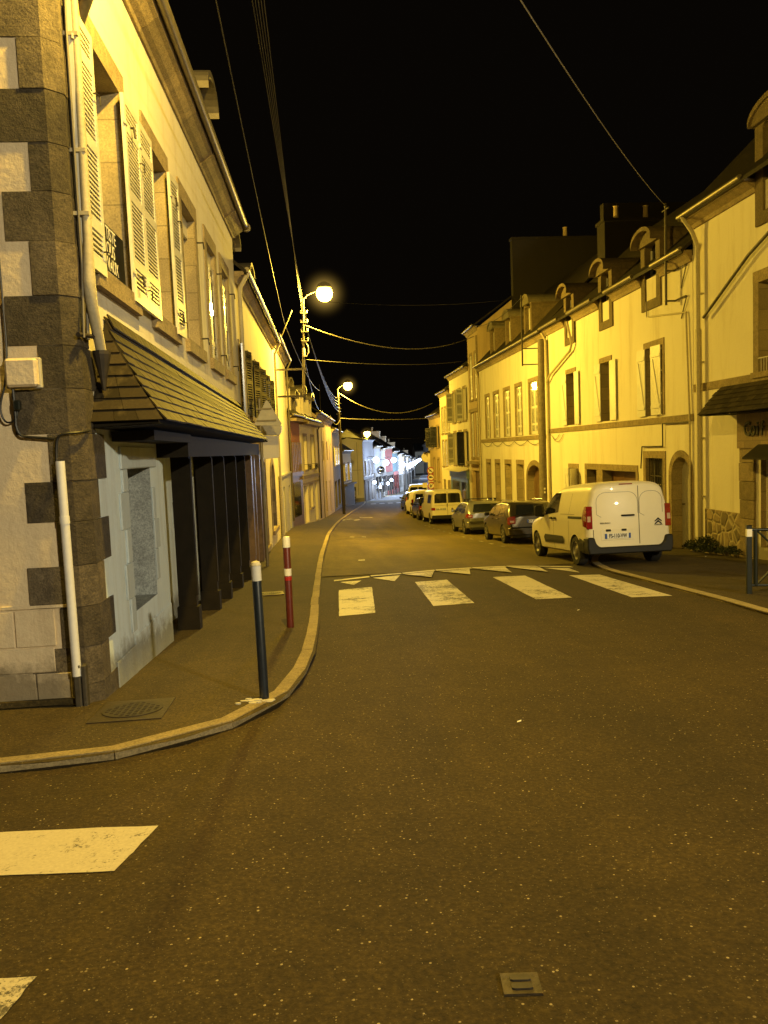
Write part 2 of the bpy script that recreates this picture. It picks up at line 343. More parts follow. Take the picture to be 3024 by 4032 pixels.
# worn yellowish resurfaced length is the same sheet; pavement strips sit 0.12 above
def strip(name,fx0,fx1,ys,zoff,mat,n=3,parent=None,kind='structure'):
    mb=MB()
    for y in ys:
        a,b=fx0(y),fx1(y)
        for i in range(n+1):
            x=a+(b-a)*i/n; mb.v.append(Vector((x,y,G(x,y)+zoff)))
    for j in range(len(ys)-1):
        for i in range(n):
            q=j*(n+1)+i; mb.f.append((q,q+1,q+n+2,q+n+1)); mb.mi.append(0)
    return mb.build(name,mat,parent,kind=kind)
lk=lambda y:lerp_tab(LK,y); rk=lambda y:lerp_tab(RK,y); lb=lambda y:lerp_tab(LB,y); rb=lambda y:lerp_tab(RB,y)
ysl=sorted(set([a for a,b in LK]+fr(6.4,100,1.2)+fr(102,290,6)+[5.1,5.4,5.8,6.2,6.45]))
strip('pavement_left',lambda y:(-14 if y<6.42 else lb(y)-.5),lambda y:lk(y)+.01,ysl,.052,M['pave'],4)
ysr=sorted(set([a for a,b in RK]+fr(17,100,1.5)+fr(102,290,6)+fr(5,16,.7)))
def rz(y): return .025 if y<21 else min(.1,.025+(y-21)*.04)
for v in bpy.data.objects['pavement_left'].data.vertices: v.co.z+=.036*min(1,max(0,(v.co.y-9)/6))
mb=MB()
for y in ysr:
    a,b=rk(y)-.01,max(rb(y)+.5,rk(y)+.5) if y>8 else 24
    for i in range(5):
        x=a+(b-a)*i/4; mb.v.append(Vector((x,y,G(x,y)+rz(y))))
for j in range(len(ysr)-1):
    for i in range(4):
        q=j*5+i; mb.f.append((q,q+1,q+6,q+5)); mb.mi.append(0)
mb.build('pavement_right',M['pave'],kind='structure')
def resample(pts,step):
    out=[pts[0]]; acc=0
    for a,b in zip(pts,pts[1:]):
        d=(b-a).length; t=step-acc
        while t<d: out.append(a+(b-a)*(t/d)); t+=step
        acc=(acc+d)%step
    return out
def smooth_pts(pts,it=2):
    for _ in range(it):
        q=[pts[0]]
        for a,b in zip(pts,pts[1:]): q+= [a*.75+b*.25,a*.25+b*.75]
        pts=q+[pts[-1]]
    return pts
def kerb(name,tab,y0,y1,hgt,w,side,mat):
    pts=[Vector((x,y,0)) for y,x in tab if y0<=y<=y1]
    rs=resample(smooth_pts(pts,1),.9); mb=MB()
    for a,b in zip(rs,rs[1:]):
        d=(b-a).normalized(); n=Vector((-d.y,d.x,0))*side
        a2=a+d*.006; b2=b-d*.006; j=random.uniform(-.006,.006)
        q=[]
        for zz in (-.06,1):
            for pnt,o in ((a2,0),(b2,0),(b2,w),(a2,w)):
                r=pnt+n*(o+j+(.012 if zz==1 and o==0 else 0)); h=hgt(pnt.y) if zz==1 else -.06; q.append((r.x,r.y,G(r.x,r.y)+h+(random.uniform(-.003,.003) if zz==1 else 0)))
        mb.hexa(q)
    return mb.build(name,mat,kind='structure')
kerb('kerb_left',LK,4.6,290,lambda y:.058+.036*min(1,max(0,(y-9)/6)),.13,1,M['kerb'])
kerb('kerb_right',RK,3,290,lambda y:rz(y)+.006,.16,-1,M['kerb_y'])
def drape(name,polys,mat,zoff=.005,parent=road,sub=3):
    mb=MB()
    if max(p[1] for q in polys for p in q)>16.6: zoff+=.014
    for poly in polys:
        if len(poly)==4:
            a,b,c,d=[Vector((*p,0)) for p in poly]
            n=sub if sub<4 else 16
            def f2(u,v):
                q_=(a*(1-u)+b*u)*(1-v)+(d*(1-u)+c*u)*v
                if sub>3 and (u in (0,1) or v in (0,1)): q_=q_+noise.noise_vector(q_*7)*.006+noise.noise_vector(q_*31)*.006
                return q_
            for i in range(n):
                for j in range(n):
                    q=[f2(i/n,j/n),f2((i+1)/n,j/n),f2((i+1)/n,(j+1)/n),f2(i/n,(j+1)/n)]
                    mb.quad(*[(p.x,p.y,G(p.x,p.y)+zoff) for p in q])
        else: mb.quad(*[(x,y,G(x,y)+zoff) for x,y in poly])
    return mb.build(name,mat,parent)
Z=[[(.24,14.18),(.87,14.4),(.70,10.96),(.17,10.83)],[(1.75,14.85),(2.4,14.98),(2.24,11.4),(1.6,11.33)],[(3.33,15.0),(3.98,14.95),(3.76,11.4),(3.2,11.41)],[(4.75,14.55),(5.3,14.4),(5.15,10.98),(4.56,11.05)]]
for q,mm in zip(Z,('mark','mark','mark2','mark2')): drape('crossing_stripe',[q],M[mm],sub=6)
for q in ([(-.90,3.87),(-2.6,4.02),(-2.6,3.54),(-1.0,3.40)],[(-1.06,2.64),(-2.6,2.75),(-2.6,2.15),(-1.16,2.05)]): drape('crossing_stripe',[q],M['markn'],sub=6)
gl=[(.15,15.95),(.95,16.42),(1.66,16.62),(2.45,16.95),(3.3,17.05),(4.08,16.97),(4.7,16.6),(5.3,16.05)]
for a,b in zip(gl,gl[1:]):
    drape('give_way_line',[[(a[0]+.03,a[1]+.12),(b[0]-.0,b[1]+.12),(b[0]-.0,b[1]-.13),(a[0]+.03,a[1]-.13)]],M['mark2'],.009)
for t in [[(.28,15.6),(.74,15.68),(.55,14.9)],[(1.0,16.1),(1.62,16.42),(1.38,15.2)],[(1.7,16.4),(2.4,16.7),(2.17,15.5)],[(2.5,16.7),(3.22,16.85),(3.0,15.6)],[(3.33,16.85),(4.02,16.8),(3.86,15.55)],[(4.1,16.75),(4.68,16.35),(4.55,15.3)],[(4.74,16.35),(5.2,15.95),(5.1,14.95)]]:
    drape('give_way_triangle',[t],M['mark'],.0085)
for x,y in [(1.0,20.6),(1.17,31.4),(1.68,31.85)]: drape('road_stud',[[(x-.09,y-.05),(x+.09,y-.05),(x+.09,y+.05),(x-.09,y+.05)]],M['white_p'],.011,sub=1)
for pts in ([(.25,28.6),(1.1,30.8),(1.8,31.8),(3.2,33.6),(4.2,34.4),(5.55,32.8)],[(.3,36),(1.66,40.2),(2.6,41.8),(3.65,43.1)],[(.37,35),(.45,32),(.53,29.3)]):
    polys=[]
    for a,b in zip(pts,pts[1:]):
        for k in range(4):
            p=[a[i]+(b[i]-a[i])*k/4 for i in (0,1)]; q=[a[i]+(b[i]-a[i])*(k+1)/4 for i in (0,1)]
            polys.append([(p[0],p[1]-.05),(q[0],q[1]-.05),(q[0],q[1]+.05),(p[0],p[1]+.05)])
    drape('tar_seam',polys,M['hole'],.006,sub=1)
for (x0,y0,x1,y1) in [(1.5,51.1,1.95,51.8),(2.0,50.4,2.45,51.7),(2.6,55,3.5,54.7),(1.1,49.2,1.4,50.4)]:
    drape('faded_arrow_mark',[[(x0,y0),(x1,y1),(x1+.1,y1-.5),(x0+.1,y0-.5)]],M['mark'],.009)
for i in range(5): drape('far_crossing_dash',[[(4.9+i*.85,77.2),(5.4+i*.85,77.2),(5.4+i*.85,76.2),(4.9+i*.85,76.2)]],M['mark2'],.009,sub=1)
for y in fr(22,42,1.6): drape('parking_dash',[[(5.62,y),(5.72,y),(5.72,y+.6),(5.62,y+.6)]],M['markf'],.009,sub=1)
for y0 in (30.3,36.2,42): drape('parking_dash',[[(5.7,y0),(7.7,y0),(7.7,y0+.1),(5.7,y0+.1)]],M['markf'],.009,sub=2)
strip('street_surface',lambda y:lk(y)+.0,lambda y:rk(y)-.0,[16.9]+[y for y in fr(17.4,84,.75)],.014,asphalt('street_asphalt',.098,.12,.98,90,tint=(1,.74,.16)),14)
strip('lit_lower_road',lambda y:lk(y)+.02,lambda y:rk(y)-.02,[y for y in ysl if y>=84],.006,asphalt('lamplit_asphalt',.17,.2,tint=(1,.98,.95)),4)  # paler sheet: lamplight on the far road put into its colour
# manholes and covers
def cover(label,cx,cy,w,l,rot,zo,circ=True):
    r=empty('manhole_cover',(cx,cy,G(cx,cy)+zo),0,label,'manhole cover')
    ca,sa=math.cos(rot),math.sin(rot); mb=MB()
    sl=lambda x,y:(cx+x*ca-y*sa,cy+x*sa+y*ca)
    def P(x,y,z): X,Y=sl(x,y); return (X,Y,G(X,Y)+zo+z)
    mb.hexa([P(-w/2,-l/2,-.02),P(w/2,-l/2,-.02),P(w/2,l/2,-.02),P(-w/2,l/2,-.02),P(-w/2,-l/2,.006),P(w/2,-l/2,.006),P(w/2,l/2,.006),P(-w/2,l/2,.006)])
    mb.build('frame',M['iron'],r)
    mb=MB(); R=min(w,l)*.42
    if circ:
        mb.prism([P(R*math.cos(a),R*math.sin(a),.004) for a in [2*math.pi*k/28 for k in range(28)]],(0,0,.008))
        for k in range(-4,5):
            for j in range(-4,5):
                if math.hypot(k,j)<4.2: mb.prism([P(k*R*.2+dx*R*.06,j*R*.2+dy*R*.06,.012) for dx,dy in ((-1,-1),(1,-1),(1,1),(-1,1))],(0,0,.004))
        mb.build('lid',M['rust'],r)
    else:
        for s in (-1,1): mb.prism([P(dx*w*.27,s*l*.2+dy*l*.13,.006) for dx,dy in ((-1,-.7),(-.7,-1),(.7,-1),(1,-.7),(1,.7),(.7,1),(-.7,1),(-1,.7))],(0,0,.006))
        mb.build('lid',M['rust'],r)
cover('large square cast iron cover with round lid in the pavement by the corner house',-1.55,6.05,.55,.62,.02,.055)
cover('round patterned cover in the left pavement near the red bollard',-.95,13.45,.42,.5,.1,.09)
cover('small dark valve cover with two pads in the road in the foreground',.575,2.345,.125,.11,-.1,.002,False)
# ------------------------------------------------------------------ house building blocks
def pipe_run(name,f,pts,r,mat,parent,seg=8,clips=()):
    mb=MB(); mb.tube([f.p(*p) for p in pts],r,seg)
    for i in clips:
        a,h,z=pts[i] if isinstance(i,int) else i
        mb.box(f,a-.05,a+.05,0.0,h+.03,z-.015,z+.015)
    return mb.build(name,mat,parent,smooth=50)
def shell(f,root,zb,zt,L0,holes,wallm,depth,roof_h,reveal=.28,extra=None,jm=None,roofm=None,cut=None,overh=.22,cor=True,corm=None,breaks=(),roofname='roof',gutter=True):
    e=.012
    outer=[(e,zb),(L0-e,zb),(L0-e,zt),(e,zt)]
    if cut: outer=cut
    mb=MB(); holed(mb,f,outer,holes,0,reveal,0,1 if jm else None)
    D=depth
    for a in (e,L0-e):
        mb.quad(f.p(a,0,zb),f.p(a,0,zt),f.p(a,-D/2,zt+roof_h),f.p(a,-D,zt),f.p(a,-D,zb))
    mb.quad(f.p(e,-D,zb),f.p(L0-e,-D,zb),f.p(L0-e,-D,zt),f.p(e,-D,zt))
    mb.build('wall',[wallm,jm or wallm],root)
    # roof slabs
    t=.09; mb=MB()
    for (h0,z0,h1,z1) in ((overh+.06,zt+.16,-D/2,zt+roof_h+.12),(-D-.2,zt+.05,-D/2,zt+roof_h+.12)):
        mb.hexa([f.p(-.02,h0,z0-t),f.p(L0+.02,h0,z0-t),f.p(L0+.02,h1,z1-t),f.p(-.02,h1,z1-t),f.p(-.02,h0,z0),f.p(L0+.02,h0,z0),f.p(L0+.02,h1,z1),f.p(-.02,h1,z1)])
    mb.build(roofname,roofm or M['slate_d'],root)
    if cor:
        segs=[]; a=0
        for b0,b1 in sorted(breaks): segs.append((a,b0)); a=b1
        segs.append((a,L0))
        for a,b in segs:
            mb=MB(); mg=MB()
            if b-a<.05: continue
            x=a
            while x<b-.01:     # cornice stones, slightly proud one after another
                y=min(b,x+1.35); y=b if b-y<.4 else y
                j=random.uniform(-.006,.006)
                mb.prism([f.p(x+.004,h,z) for h,z in ((.003,zt-.13),(.05+j,zt-.13),(.08+j,zt-.04),(overh-.06+j,zt+.05),(overh+j,zt+.06),(overh+j,zt+.14),(.003,zt+.14))],f.p(y-.004,0,0)-f.p(x+.004,0,0))
                x=y
            mg.tube([f.p(a+.02,overh+.07,zt+.17),f.p(b-.02,overh+.07,zt+.16)],.06,10)
            mb.build('cornice',corm or M['stone'],root)
            if gutter: mg.build('gutter',M['zinc'],root,smooth=60)
def rect(s0,s1,z0,z1): return [(s0,z0),(s1,z0),(s1,z1),(s0,z1)]
def surround(mb,f,s0,s1,z0,z1,w=.15,pr=.02,sill=.12,top=None,key=False):
    top=top or w*1.2
    mb.box(f,s0-w,s0,.0,pr,z0,z1); mb.box(f,s1,s1+w,.0,pr,z0,z1)
    mb.box(f,s0-w,s1+w,.0,pr+.004,z1,z1+top)
    if sill: mb.box(f,s0-w-.02,s1+w+.02,.0,pr+.05,z0-sill,z0)
def arch_surround(mb,f,s0,s1,z0,zs,rise,w=.17,pr=.025,n=14):
    c=(s0+s1)/2; r=(s1-s0)/2
    mb.box(f,s0-w,s0,0,pr,z0,zs); mb.box(f,s1,s1+w,0,pr,z0,zs)
    for k in range(n):
        a0=math.pi*k/n+.004; a1=math.pi*(k+1)/n-.004
        q=[(c+r*math.cos(a0),zs+rise*math.sin(a0)),(c+(r+w)*math.cos(a0),zs+(rise+w)*math.sin(a0)),(c+(r+w)*math.cos(a1),zs+(rise+w)*math.sin(a1)),(c+r*math.cos(a1),zs+rise*math.sin(a1))]
        mb.prism([f.p(a,0.0,z) for a,z in q],f.p(0,pr,0)-f.p(0,0,0))
def window(f,root,s0,s1,z0,z1,rev=.22,bars=2,sur=True,fm=None,w=.15,sill=.12,stone=None,lace=False,name='window',panem=None,inner=True):
    mb=MB(); t=.05; h0=-rev-.05; h1=-rev
    mb.box(f,s0,s0+t,h0,h1,z0,z1); mb.box(f,s1-t,s1,h0,h1,z0,z1); mb.box(f,s0+t,s1-t,h0,h1,z0,z0+t); mb.box(f,s0+t,s1-t,h0,h1,z1-t,z1)
    c=(s0+s1)/2
    if s1-s0>.6: mb.box(f,c-.03,c+.03,h0,h1+.005,z0+t,z1-t)
    for k in range(bars):
        z=z0+(z1-z0)*(k+1)/(bars+1)
        mb.box(f,s0+t,c-.031,h0+.01,h1-.005,z-.014,z+.014); mb.box(f,c+.031,s1-t,h0+.01,h1-.005,z-.014,z+.014)
    o=mb.build(name,fm or M['shut_w'],root)
    mb=MB(); mb.quad(f.p(s0+.01,h0+.02,z0+.01),f.p(s1-.01,h0+.02,z0+.01),f.p(s1-.01,h0+.02,z1-.01),f.p(s0+.01,h0+.02,z1-.01)); mb.build('pane',panem or M['pane'],o)
    if lace:
        mb=MB(); n=10; hh=h0-.04
        for k in range(n):
            a=s0+.05+(s1-s0-.1)*k/n; b=s0+.05+(s1-s0-.1)*(k+1)/n; d=.012*(k%2)
            mb.quad(f.p(a,hh+.05+d,z0+.05),f.p(b,hh+.062-d,z0+.05),f.p(b,hh+.062-d,z0+(z1-z0)*.5),f.p(a,hh+.05+d,z0+(z1-z0)*.5))
        mb.build('curtain',M['lace'],o)
    if sur:
        mb=MB(); surround(mb,f,s0,s1,z0,z1,w=w,sill=sill); mb.build('surround',stone or M['stone'],o)
    return o
def shutter(f,parent,a,h,ang,wd,z0,z1,mat,louvre=True,slats=34,thick=.035,rails=(.0,.19,.52,.85,1.0),bars=False,flip=False):
    """one leaf hinged at (a,h), swung by ang; louvres between rails"""
    q=f.leaf(a,h,ang); mb=MB(); st=.06; H=z1-z0
    if louvre:
        mb.box(q,0,st,0,thick,z0,z1); mb.box(q,wd-st,wd,0,thick,z0,z1)
        zr=[(z0,z0+.12)]+[(z0+H*r-.045,z0+H*r+.045) for r in rails[1:-1]]+[(z1-.08,z1)]
        for (b0,b1) in zr: mb.box(q,st,wd-st,0,thick,b0,b1)
        for (a0,a1),(b0,b1) in zip(zr,zr[1:]):
            n=max(2,round((b0-a1)/(H/slats)))
            for k in range(n):
                z=a1+(b0-a1)*(k+.5)/n; d=(b0-a1)/n*.21
                mb.hexa([q.p(x,hh,z+zz) for x0_,(dz0,dz1) in ((0,(-d,-d*1.6)),(1,(d,d*.4))) for (x,hh,zz) in ((st,thick*.2,dz0),(wd-st,thick*.2,dz0),(wd-st,thick*.85,dz1),(st,thick*.85,dz1))])
        mb.box(q,st,wd-st,.004,thick*.2,z0+.14,z1-.08,mi=1)  # black backing paints in the shade between the slats
    else:
        n=4; pw=wd/n
        for k in range(n): mb.box(q,k*pw+.002,(k+1)*pw-.002,0,thick*.7,z0,z1)
        for zr in (.12,.86): mb.box(q,.02,wd-.02,thick*.7,thick*1.3,z0+H*zr-.045,z0+H*zr+.045)
        if bars:
            x0,x1,zA,zB=.05,wd-.05,z0+H*.165,z0+H*.815
            mb.hexa([q.p(x,hh,z) for z,(xx) in ((zA,(x0,x0+.07)),(zB,(x1-.07,x1))) for x,hh in ((xx[0],thick*.7),(xx[1],thick*.7),(xx[1],thick*1.2),(xx[0],thick*1.2))])
    # strap hinges
    for zr in (.14,.86): mb.box(q,-.02,.05,thick,thick+.012,z0+H*zr-.02,z0+H*zr+.02)
    return mb.build('shutter',[mat,M['hole']],parent)
def door(f,root,pts,rev,mat,name='door',planks=6,handle=True):
    s0=min(p[0] for p in pts); s1=max(p[0] for p in pts)
    mb=MB(); mb.prism([f.p(a,-rev-.05,z) for a,z in pts],f.p(0,.05,0)-f.p(0,0,0))
    z0=min(p[1] for p in pts); z1=max(p[1] for p in pts)
    for k in range(1,planks): 
        x=s0+(s1-s0)*k/planks; mb.box(f,x-.006,x+.006,-rev,-rev+.008,max(z0,z0+.1),z0+(z1-z0)*.8)
    o=mb.build(name,mat,root)
    if handle:
        mb=MB(); mb.lathe(f.p(s0+(s1-s0)*.85,-rev,z0+1.4),[(.02,0),(.02,.03),(.03,.04),(.03,.07),(.01,.08)],axis=f.p(0,1,0)-f.p(0,0,0),seg=10); mb.build('handle',M['zinc'],o)
    return o
def dormer(f,root,s0,s1,zb,zt,depth=1.9,h=.03,ow=.2,mat=None,round_top=True,hood=.22,cheekm=None,lace=False,shut=False,name='dormer',setb=0,wall=None):
    """a stone dormer with its own front, curved hood, cheeks and small window"""
    mat=mat or M['stone']; f=f.sub(0,h+setb)
    c=(s0+s1)/2; W=s1-s0; a0,a1=s0+ow,s1-ow; zw0=zb+.25; zsp=zt-.55; rise=.16
    mb=MB(); hole=arcpts(a0,a1,zw0,zsp,rise,8)
    holed(mb,f,rect(s0,s1,zb,zt-.3),[hole],0,.25)
    mb.quad(f.p(s0,0,zb),f.p(s0,-depth,zb),f.p(s0,-depth,zt-.3),f.p(s0,0,zt-.3)); mb.quad(f.p(s1,0,zb),f.p(s1,-depth,zb),f.p(s1,-depth,zt-.3),f.p(s1,0,zt-.3))
    mb.quad(f.p(s0,0,zb),f.p(s1,0,zb),f.p(s1,-.06,zb),f.p(s0,-.06,zb))
    o=mb.build(name,mat,root)
    mb=MB(); n=12; R=W/2+.05; rs=.34 if round_top else .05
    top=[(c+R*math.cos(math.pi*k/n),zt-.36+rs*math.sin(math.pi*k/n)) for k in range(n+1)]
    inn=[(c+(R-.02)*math.cos(math.pi*k/n),zt-.46+rs*math.sin(math.pi*k/n)) for k in range(n+1)]
    for k in range(n):
        q=[top[k],top[k+1],inn[k+1],inn[k]]
        mb.prism([f.p(a,hood,z) for a,z in q],f.p(0,-hood-depth,0)-f.p(0,0,0))
    mb.prism([f.p(a,.0,z) for a,z in inn],f.p(0,.1,0)-f.p(0,0,0))
    mb.build('hood',mat if setb==0 else M['zinc'],o)
    mb=MB(); mb.box(f,a0+.02,a1-.02,-.21,-.17,zw0+.02,zw0+.08); mb.box(f,c-.025,c+.025,-.21,-.17,zw0,zsp+rise); 
    mb.box(f,a0,a0+.05,-.21,-.17,zw0,zsp); mb.box(f,a1-.05,a1,-.21,-.17,zw0,zsp); mb.box(f,a0+.05,a1-.05,-.2,-.175,(zw0+zsp)/2-.015,(zw0+zsp)/2+.015)
    mb.build('window',M['shut_w'],o)
    mb=MB(); mb.prism([f.p(a,-.215,z) for a,z in hole],f.p(0,.01,0)-f.p(0,0,0)); mb.build('pane',M['pane'],o)
    return o
def chimney(f,root,s0,s1,h0,h1,z0,z1,mat,pots=2):
    mb=MB(); mb.box(f,s0,s1,h0,h1,z0,z1); mb.box(f,s0-.05,s1+.05,h0+.05,h1-.05,z1,z1+.12)
    o=mb.build('chimney',mat,root)
    for k in range(pots):
        mb=MB(); c=f.p((s0+s1)/2,h0+(h1-h0)*(k+.5)/pots,z1+.12); mb.lathe(c,[(.14,0),(.12,.1),(.11,.5),(.14,.55),(.1,.56)],seg=10); mb.build('chimney_pot',M['ochre'],o)
    return o
def base(f,a=0): 
    q=f.P+f.u*a; return (q.x,q.y,G(q.x,q.y)+.1)
exec_parts=[]
# ================================================================== LEFT: corner house
fA=F((-1.89,6.4),(-1.73,17.9),'L'); S=fA.S
A=empty('corner_house',(-3.5,9,-.3),0,'cream rendered corner house with granite quoins, slate awning and louvred shutters, nearest on the left','house')
ups=[(7.16,8.25),(9.40,10.44),(11.5,12.58),(13.75,14.72),(15.6,16.56)]
holes=[rect(S(a),S(b),3.3,5.3) for a,b in ups]
nz=(7.62,8.62); holes.append(rect(S(nz[0]),S(nz[1]),.12,1.52))
holes.append(rect(S(9.28),S(17.62),-1.6,1.84))
LA=fA.len
D=7.0
# rebuild front face in two storeys: ground storey tinted with cool light and rendered upper storey
mb=MB()
holed(mb,fA,[(.14,1.95),(LA-.01,1.95),(LA-.01,6.62),(.14,6.62)],holes[:5],0,.32,0,1)
mb.quad(fA.p(LA-.01,0,-2),fA.p(LA-.01,0,6.6),fA.p(LA-.01,-D/2,9.8),fA.p(LA-.01,-D,6.6),fA.p(LA-.01,-D,-2))
mb.quad(fA.p(0,-D,-2),fA.p(LA,-D,-2),fA.p(LA,-D,6.6),fA.p(0,-D,6.6))
mb.build('wall',[M['cream'],M['jamb']],A)
mb=MB(); holed(mb,fA,[(.14,-2.0),(LA-.01,-2.0),(LA-.01,1.95),(.14,1.95)],holes[5:],0,.34,0,1)
mb.build('ground_storey_wall',[M['shop_cool_lit'],M['grey_granite']],A)
# gable towards the camera
mb=MB(); g=F((-2.03,6.4),(-9.2,6.4),'L')   # n points to -y
g.n=Vector((0,-1))
mb.quad(g.p(.0,0,-1),g.p(7.0,0,-1),g.p(7.0,0,6.6),g.p(3.5,0,9.8),g.p(0,0,6.6)); 
mb.quad(g.p(.0,0,-1),g.p(0,0,6.6),fA.p(.14,0,6.6),fA.p(.14,0,-1))
mb.build('gable_wall',M['gable'],A)
# raised painted blocks at the foot of the gable
mb=MB()
rows=[(.43,.47,[(-.0,.6),(.6,1.4),(1.4,2.2)]),(.12,.425,[(.18,.50),(.506,1.1),(1.106,1.8)]),(-.095,.112,[(.2,.66),(.666,1.4),(1.406,2)]),(-.42,-.102,[(.08,.36),(.366,.95),(.956,1.7)])]
for z0,z1,cs in rows:
    for a,b in cs: mb.box(g,a,b-.004,.0,.016,z0,z1-.005)
mb.build('base_blocks',M['gable'],A,bevel=.006)
# granite quoins, each wrapping the corner with a small chamfer
zq=[-.62,-.22,.095,.43,.77,1.13,1.46,1.84,2.2,2.54,2.93,3.35,3.73,4.1,4.5,4.88,5.27,5.65,6.05,6.45]
mb=MB()
for i,(z0,z1) in enumerate(zip(zq,zq[1:])):
    wide=i%2==1; wg=(.40 if wide else .17)+random.uniform(-.03,.03); wf=(.30 if wide else .52)+random.uniform(-.03,.03); pr=.014+random.uniform(-.005,.006)
    X0,Y0=-1.89,6.4; ch=.10
    poly=[(-1.99-wg,Y0-pr),(-1.89-ch,Y0-pr),(X0+pr,Y0+ch*.9),(X0+pr+.006,Y0+wf),(X0-.06,Y0+wf),(X0-.06,Y0+.16),(-2.12,Y0+.05),(-1.99-wg,Y0+.05)]
    mb.prism([(x,y,z0+.002) for x,y in poly],(0,0,z1-z0-.005))
mb.build('quoins',M['stone_d'],A)
# chipped skim at the wall foot
mb=MB()
mb.box(fA,.5,1.15,0,.018,-1,-.18); mb.box(fA,1.15,2.86,0,.012,-1,-.1)
mb.build('skirting',M['shop_cool_lit'],A,bevel=.006)
mb=MB(); mb.box(g,-.02,7,0.02,.06,-.36,-.315) ; mb.build('damp_course',M['pave'],A)
# roof, cornice, gutter
mb=MB(); t=.1
for (h0,z0,h1,z1) in ((.3,6.78,-3.5,10.0),(-7.2,6.6,-3.5,10.0)):
    mb.hexa([fA.p(-.15,h0,z0-t),fA.p(LA+.02,h0,z0-t),fA.p(LA+.02,h1,z1-t),fA.p(-.15,h1,z1-t),fA.p(-.15,h0,z0),fA.p(LA+.02,h0,z0),fA.p(LA+.02,h1,z1),fA.p(-.15,h1,z1)])
mb.build('roof',M['slate_d'],A)
mb=MB(); x=-.1
while x<LA:
    y=min(LA,x+random.uniform(1.2,1.7)); j=random.uniform(-.008,.008)
    prof=[(.003,6.46),(.03+j,6.46),(.05+j,6.5),(.12+j,6.53),(.2+j,6.6),(.25+j,6.62),(.26+j,6.7),(.003,6.7)]
    mb.prism([fA.p(x+.004,h,z) for h,z in prof],fA.p(y-.004,0,0)-fA.p(x+.004,0,0)); x=y
mb.build('cornice',M['stone'],A)
mb=MB(); mb.tube([fA.p(-.1,.33,6.72),fA.p(LA,.33,6.71)],.065,12); mb.lathe(fA.p(LA,.33,6.71),[(.09,-.02),(.1,0),(.1,.04),(.02,.06)],axis=fA.p(1,0,0)-fA.p(0,0,0),seg=12)
mb.build('gutter',M['zinc'],A,smooth=60)
dormer(fA,A,S(13.0),S(14.1),6.75,7.95,2.2,0,.2,M['zinc_d'],setb=-.05,hood=.36)
# windows and their shutters
for i,(a,b) in enumerate(ups):
    s0,s1=S(a),S(b)
    w=window(fA,A,s0,s1,3.3,5.3,.27,3,True,M['shutter'],w=.2,sill=.18)
    if i<3:
        leaves=[[(6.57,7.14)],[(8.15,8.75),(8.76,9.38)],[(10.34,10.80)]][i]
        for c,d in leaves: shutter(fA,w,S(c),.05 if i<2 else .055,0.0 if i<2 else D2R(3),d-c,3.22,5.26,M['shutter'],True,48)
        mb=MB(); mb.box(fA,s0+.01,s0+.05,-.26,.02,3.34,5.26) if i<2 else mb.box(fA,s1-.05,s1,-.27,-.16,3.34,5.0)
        mb.build('casement',M['shutter'],w)
        if i==2:
            mb=MB(); mb.box(fA,s0,s1,-.14,-.1,5.02,5.3); mb.build('blind_box',M['shutter'],w)
        # hold-back hooks
        for c,d in leaves[:1]:
            for zz in (3.42,4.75): mb=MB(); mb.tube([fA.p(S(d)-.1,.09,zz),fA.p(S(d)-.1,.12,zz),fA.p(S(d)-.02,.125,zz+.01),fA.p(S(d)-.02,.125,zz-.07)],.007,6); mb.build('hook',M['rust'],w)
    else:
        hw=(s1-s0)/2
        shutter(fA,w,s0,-.06,0,hw-.005,3.32,5.05,M['shutter'],True,44); shutter(fA,w,s0+hw+.005,-.06,0,hw-.005,3.32,5.05,M['shutter'],True,44)
        mb=MB(); mb.box(fA,s0,s1,-.1,-.06,5.06,5.3); mb.build('blind_box',M['shutter'],w)
    for k in (3.5,5.0):
        mb=MB(); mb.tube([fA.p(s1+.12,.02,k),fA.p(s1+.12,.12,k),fA.p(s1+.12,.13,k-.1)],.014,6); mb.build('shutter_hook',M['rust'],w)
# ground floor niche window in thick masonry
w=window(fA,A,S(nz[0]),S(nz[1]),.12,1.52,.30,0,False,M['greydoor'],panem=M['pane'])
mb=MB()
for zz0,zz1,e in ((-.05,.28,.10),(.285,.62,.2),(.625,.95,.1),(.955,1.3,.24),(1.305,1.52,.12)):
    mb.box(fA,S(nz[0])-e-.05,S(nz[0]),0,.02,zz0,zz1); 
mb.box(fA,S(nz[0])-.2,S(nz[1])+.22,0,.024,1.525,1.74)
for zz0,zz1,e in ((.28,.62,.12),(.625,.95,.22),(.955,1.3,.12)): mb.box(fA,S(nz[1]),S(nz[1])+e,0,.02,zz0,zz1)
mb.build('surround',M['grey_skim'],w,bevel=.006)
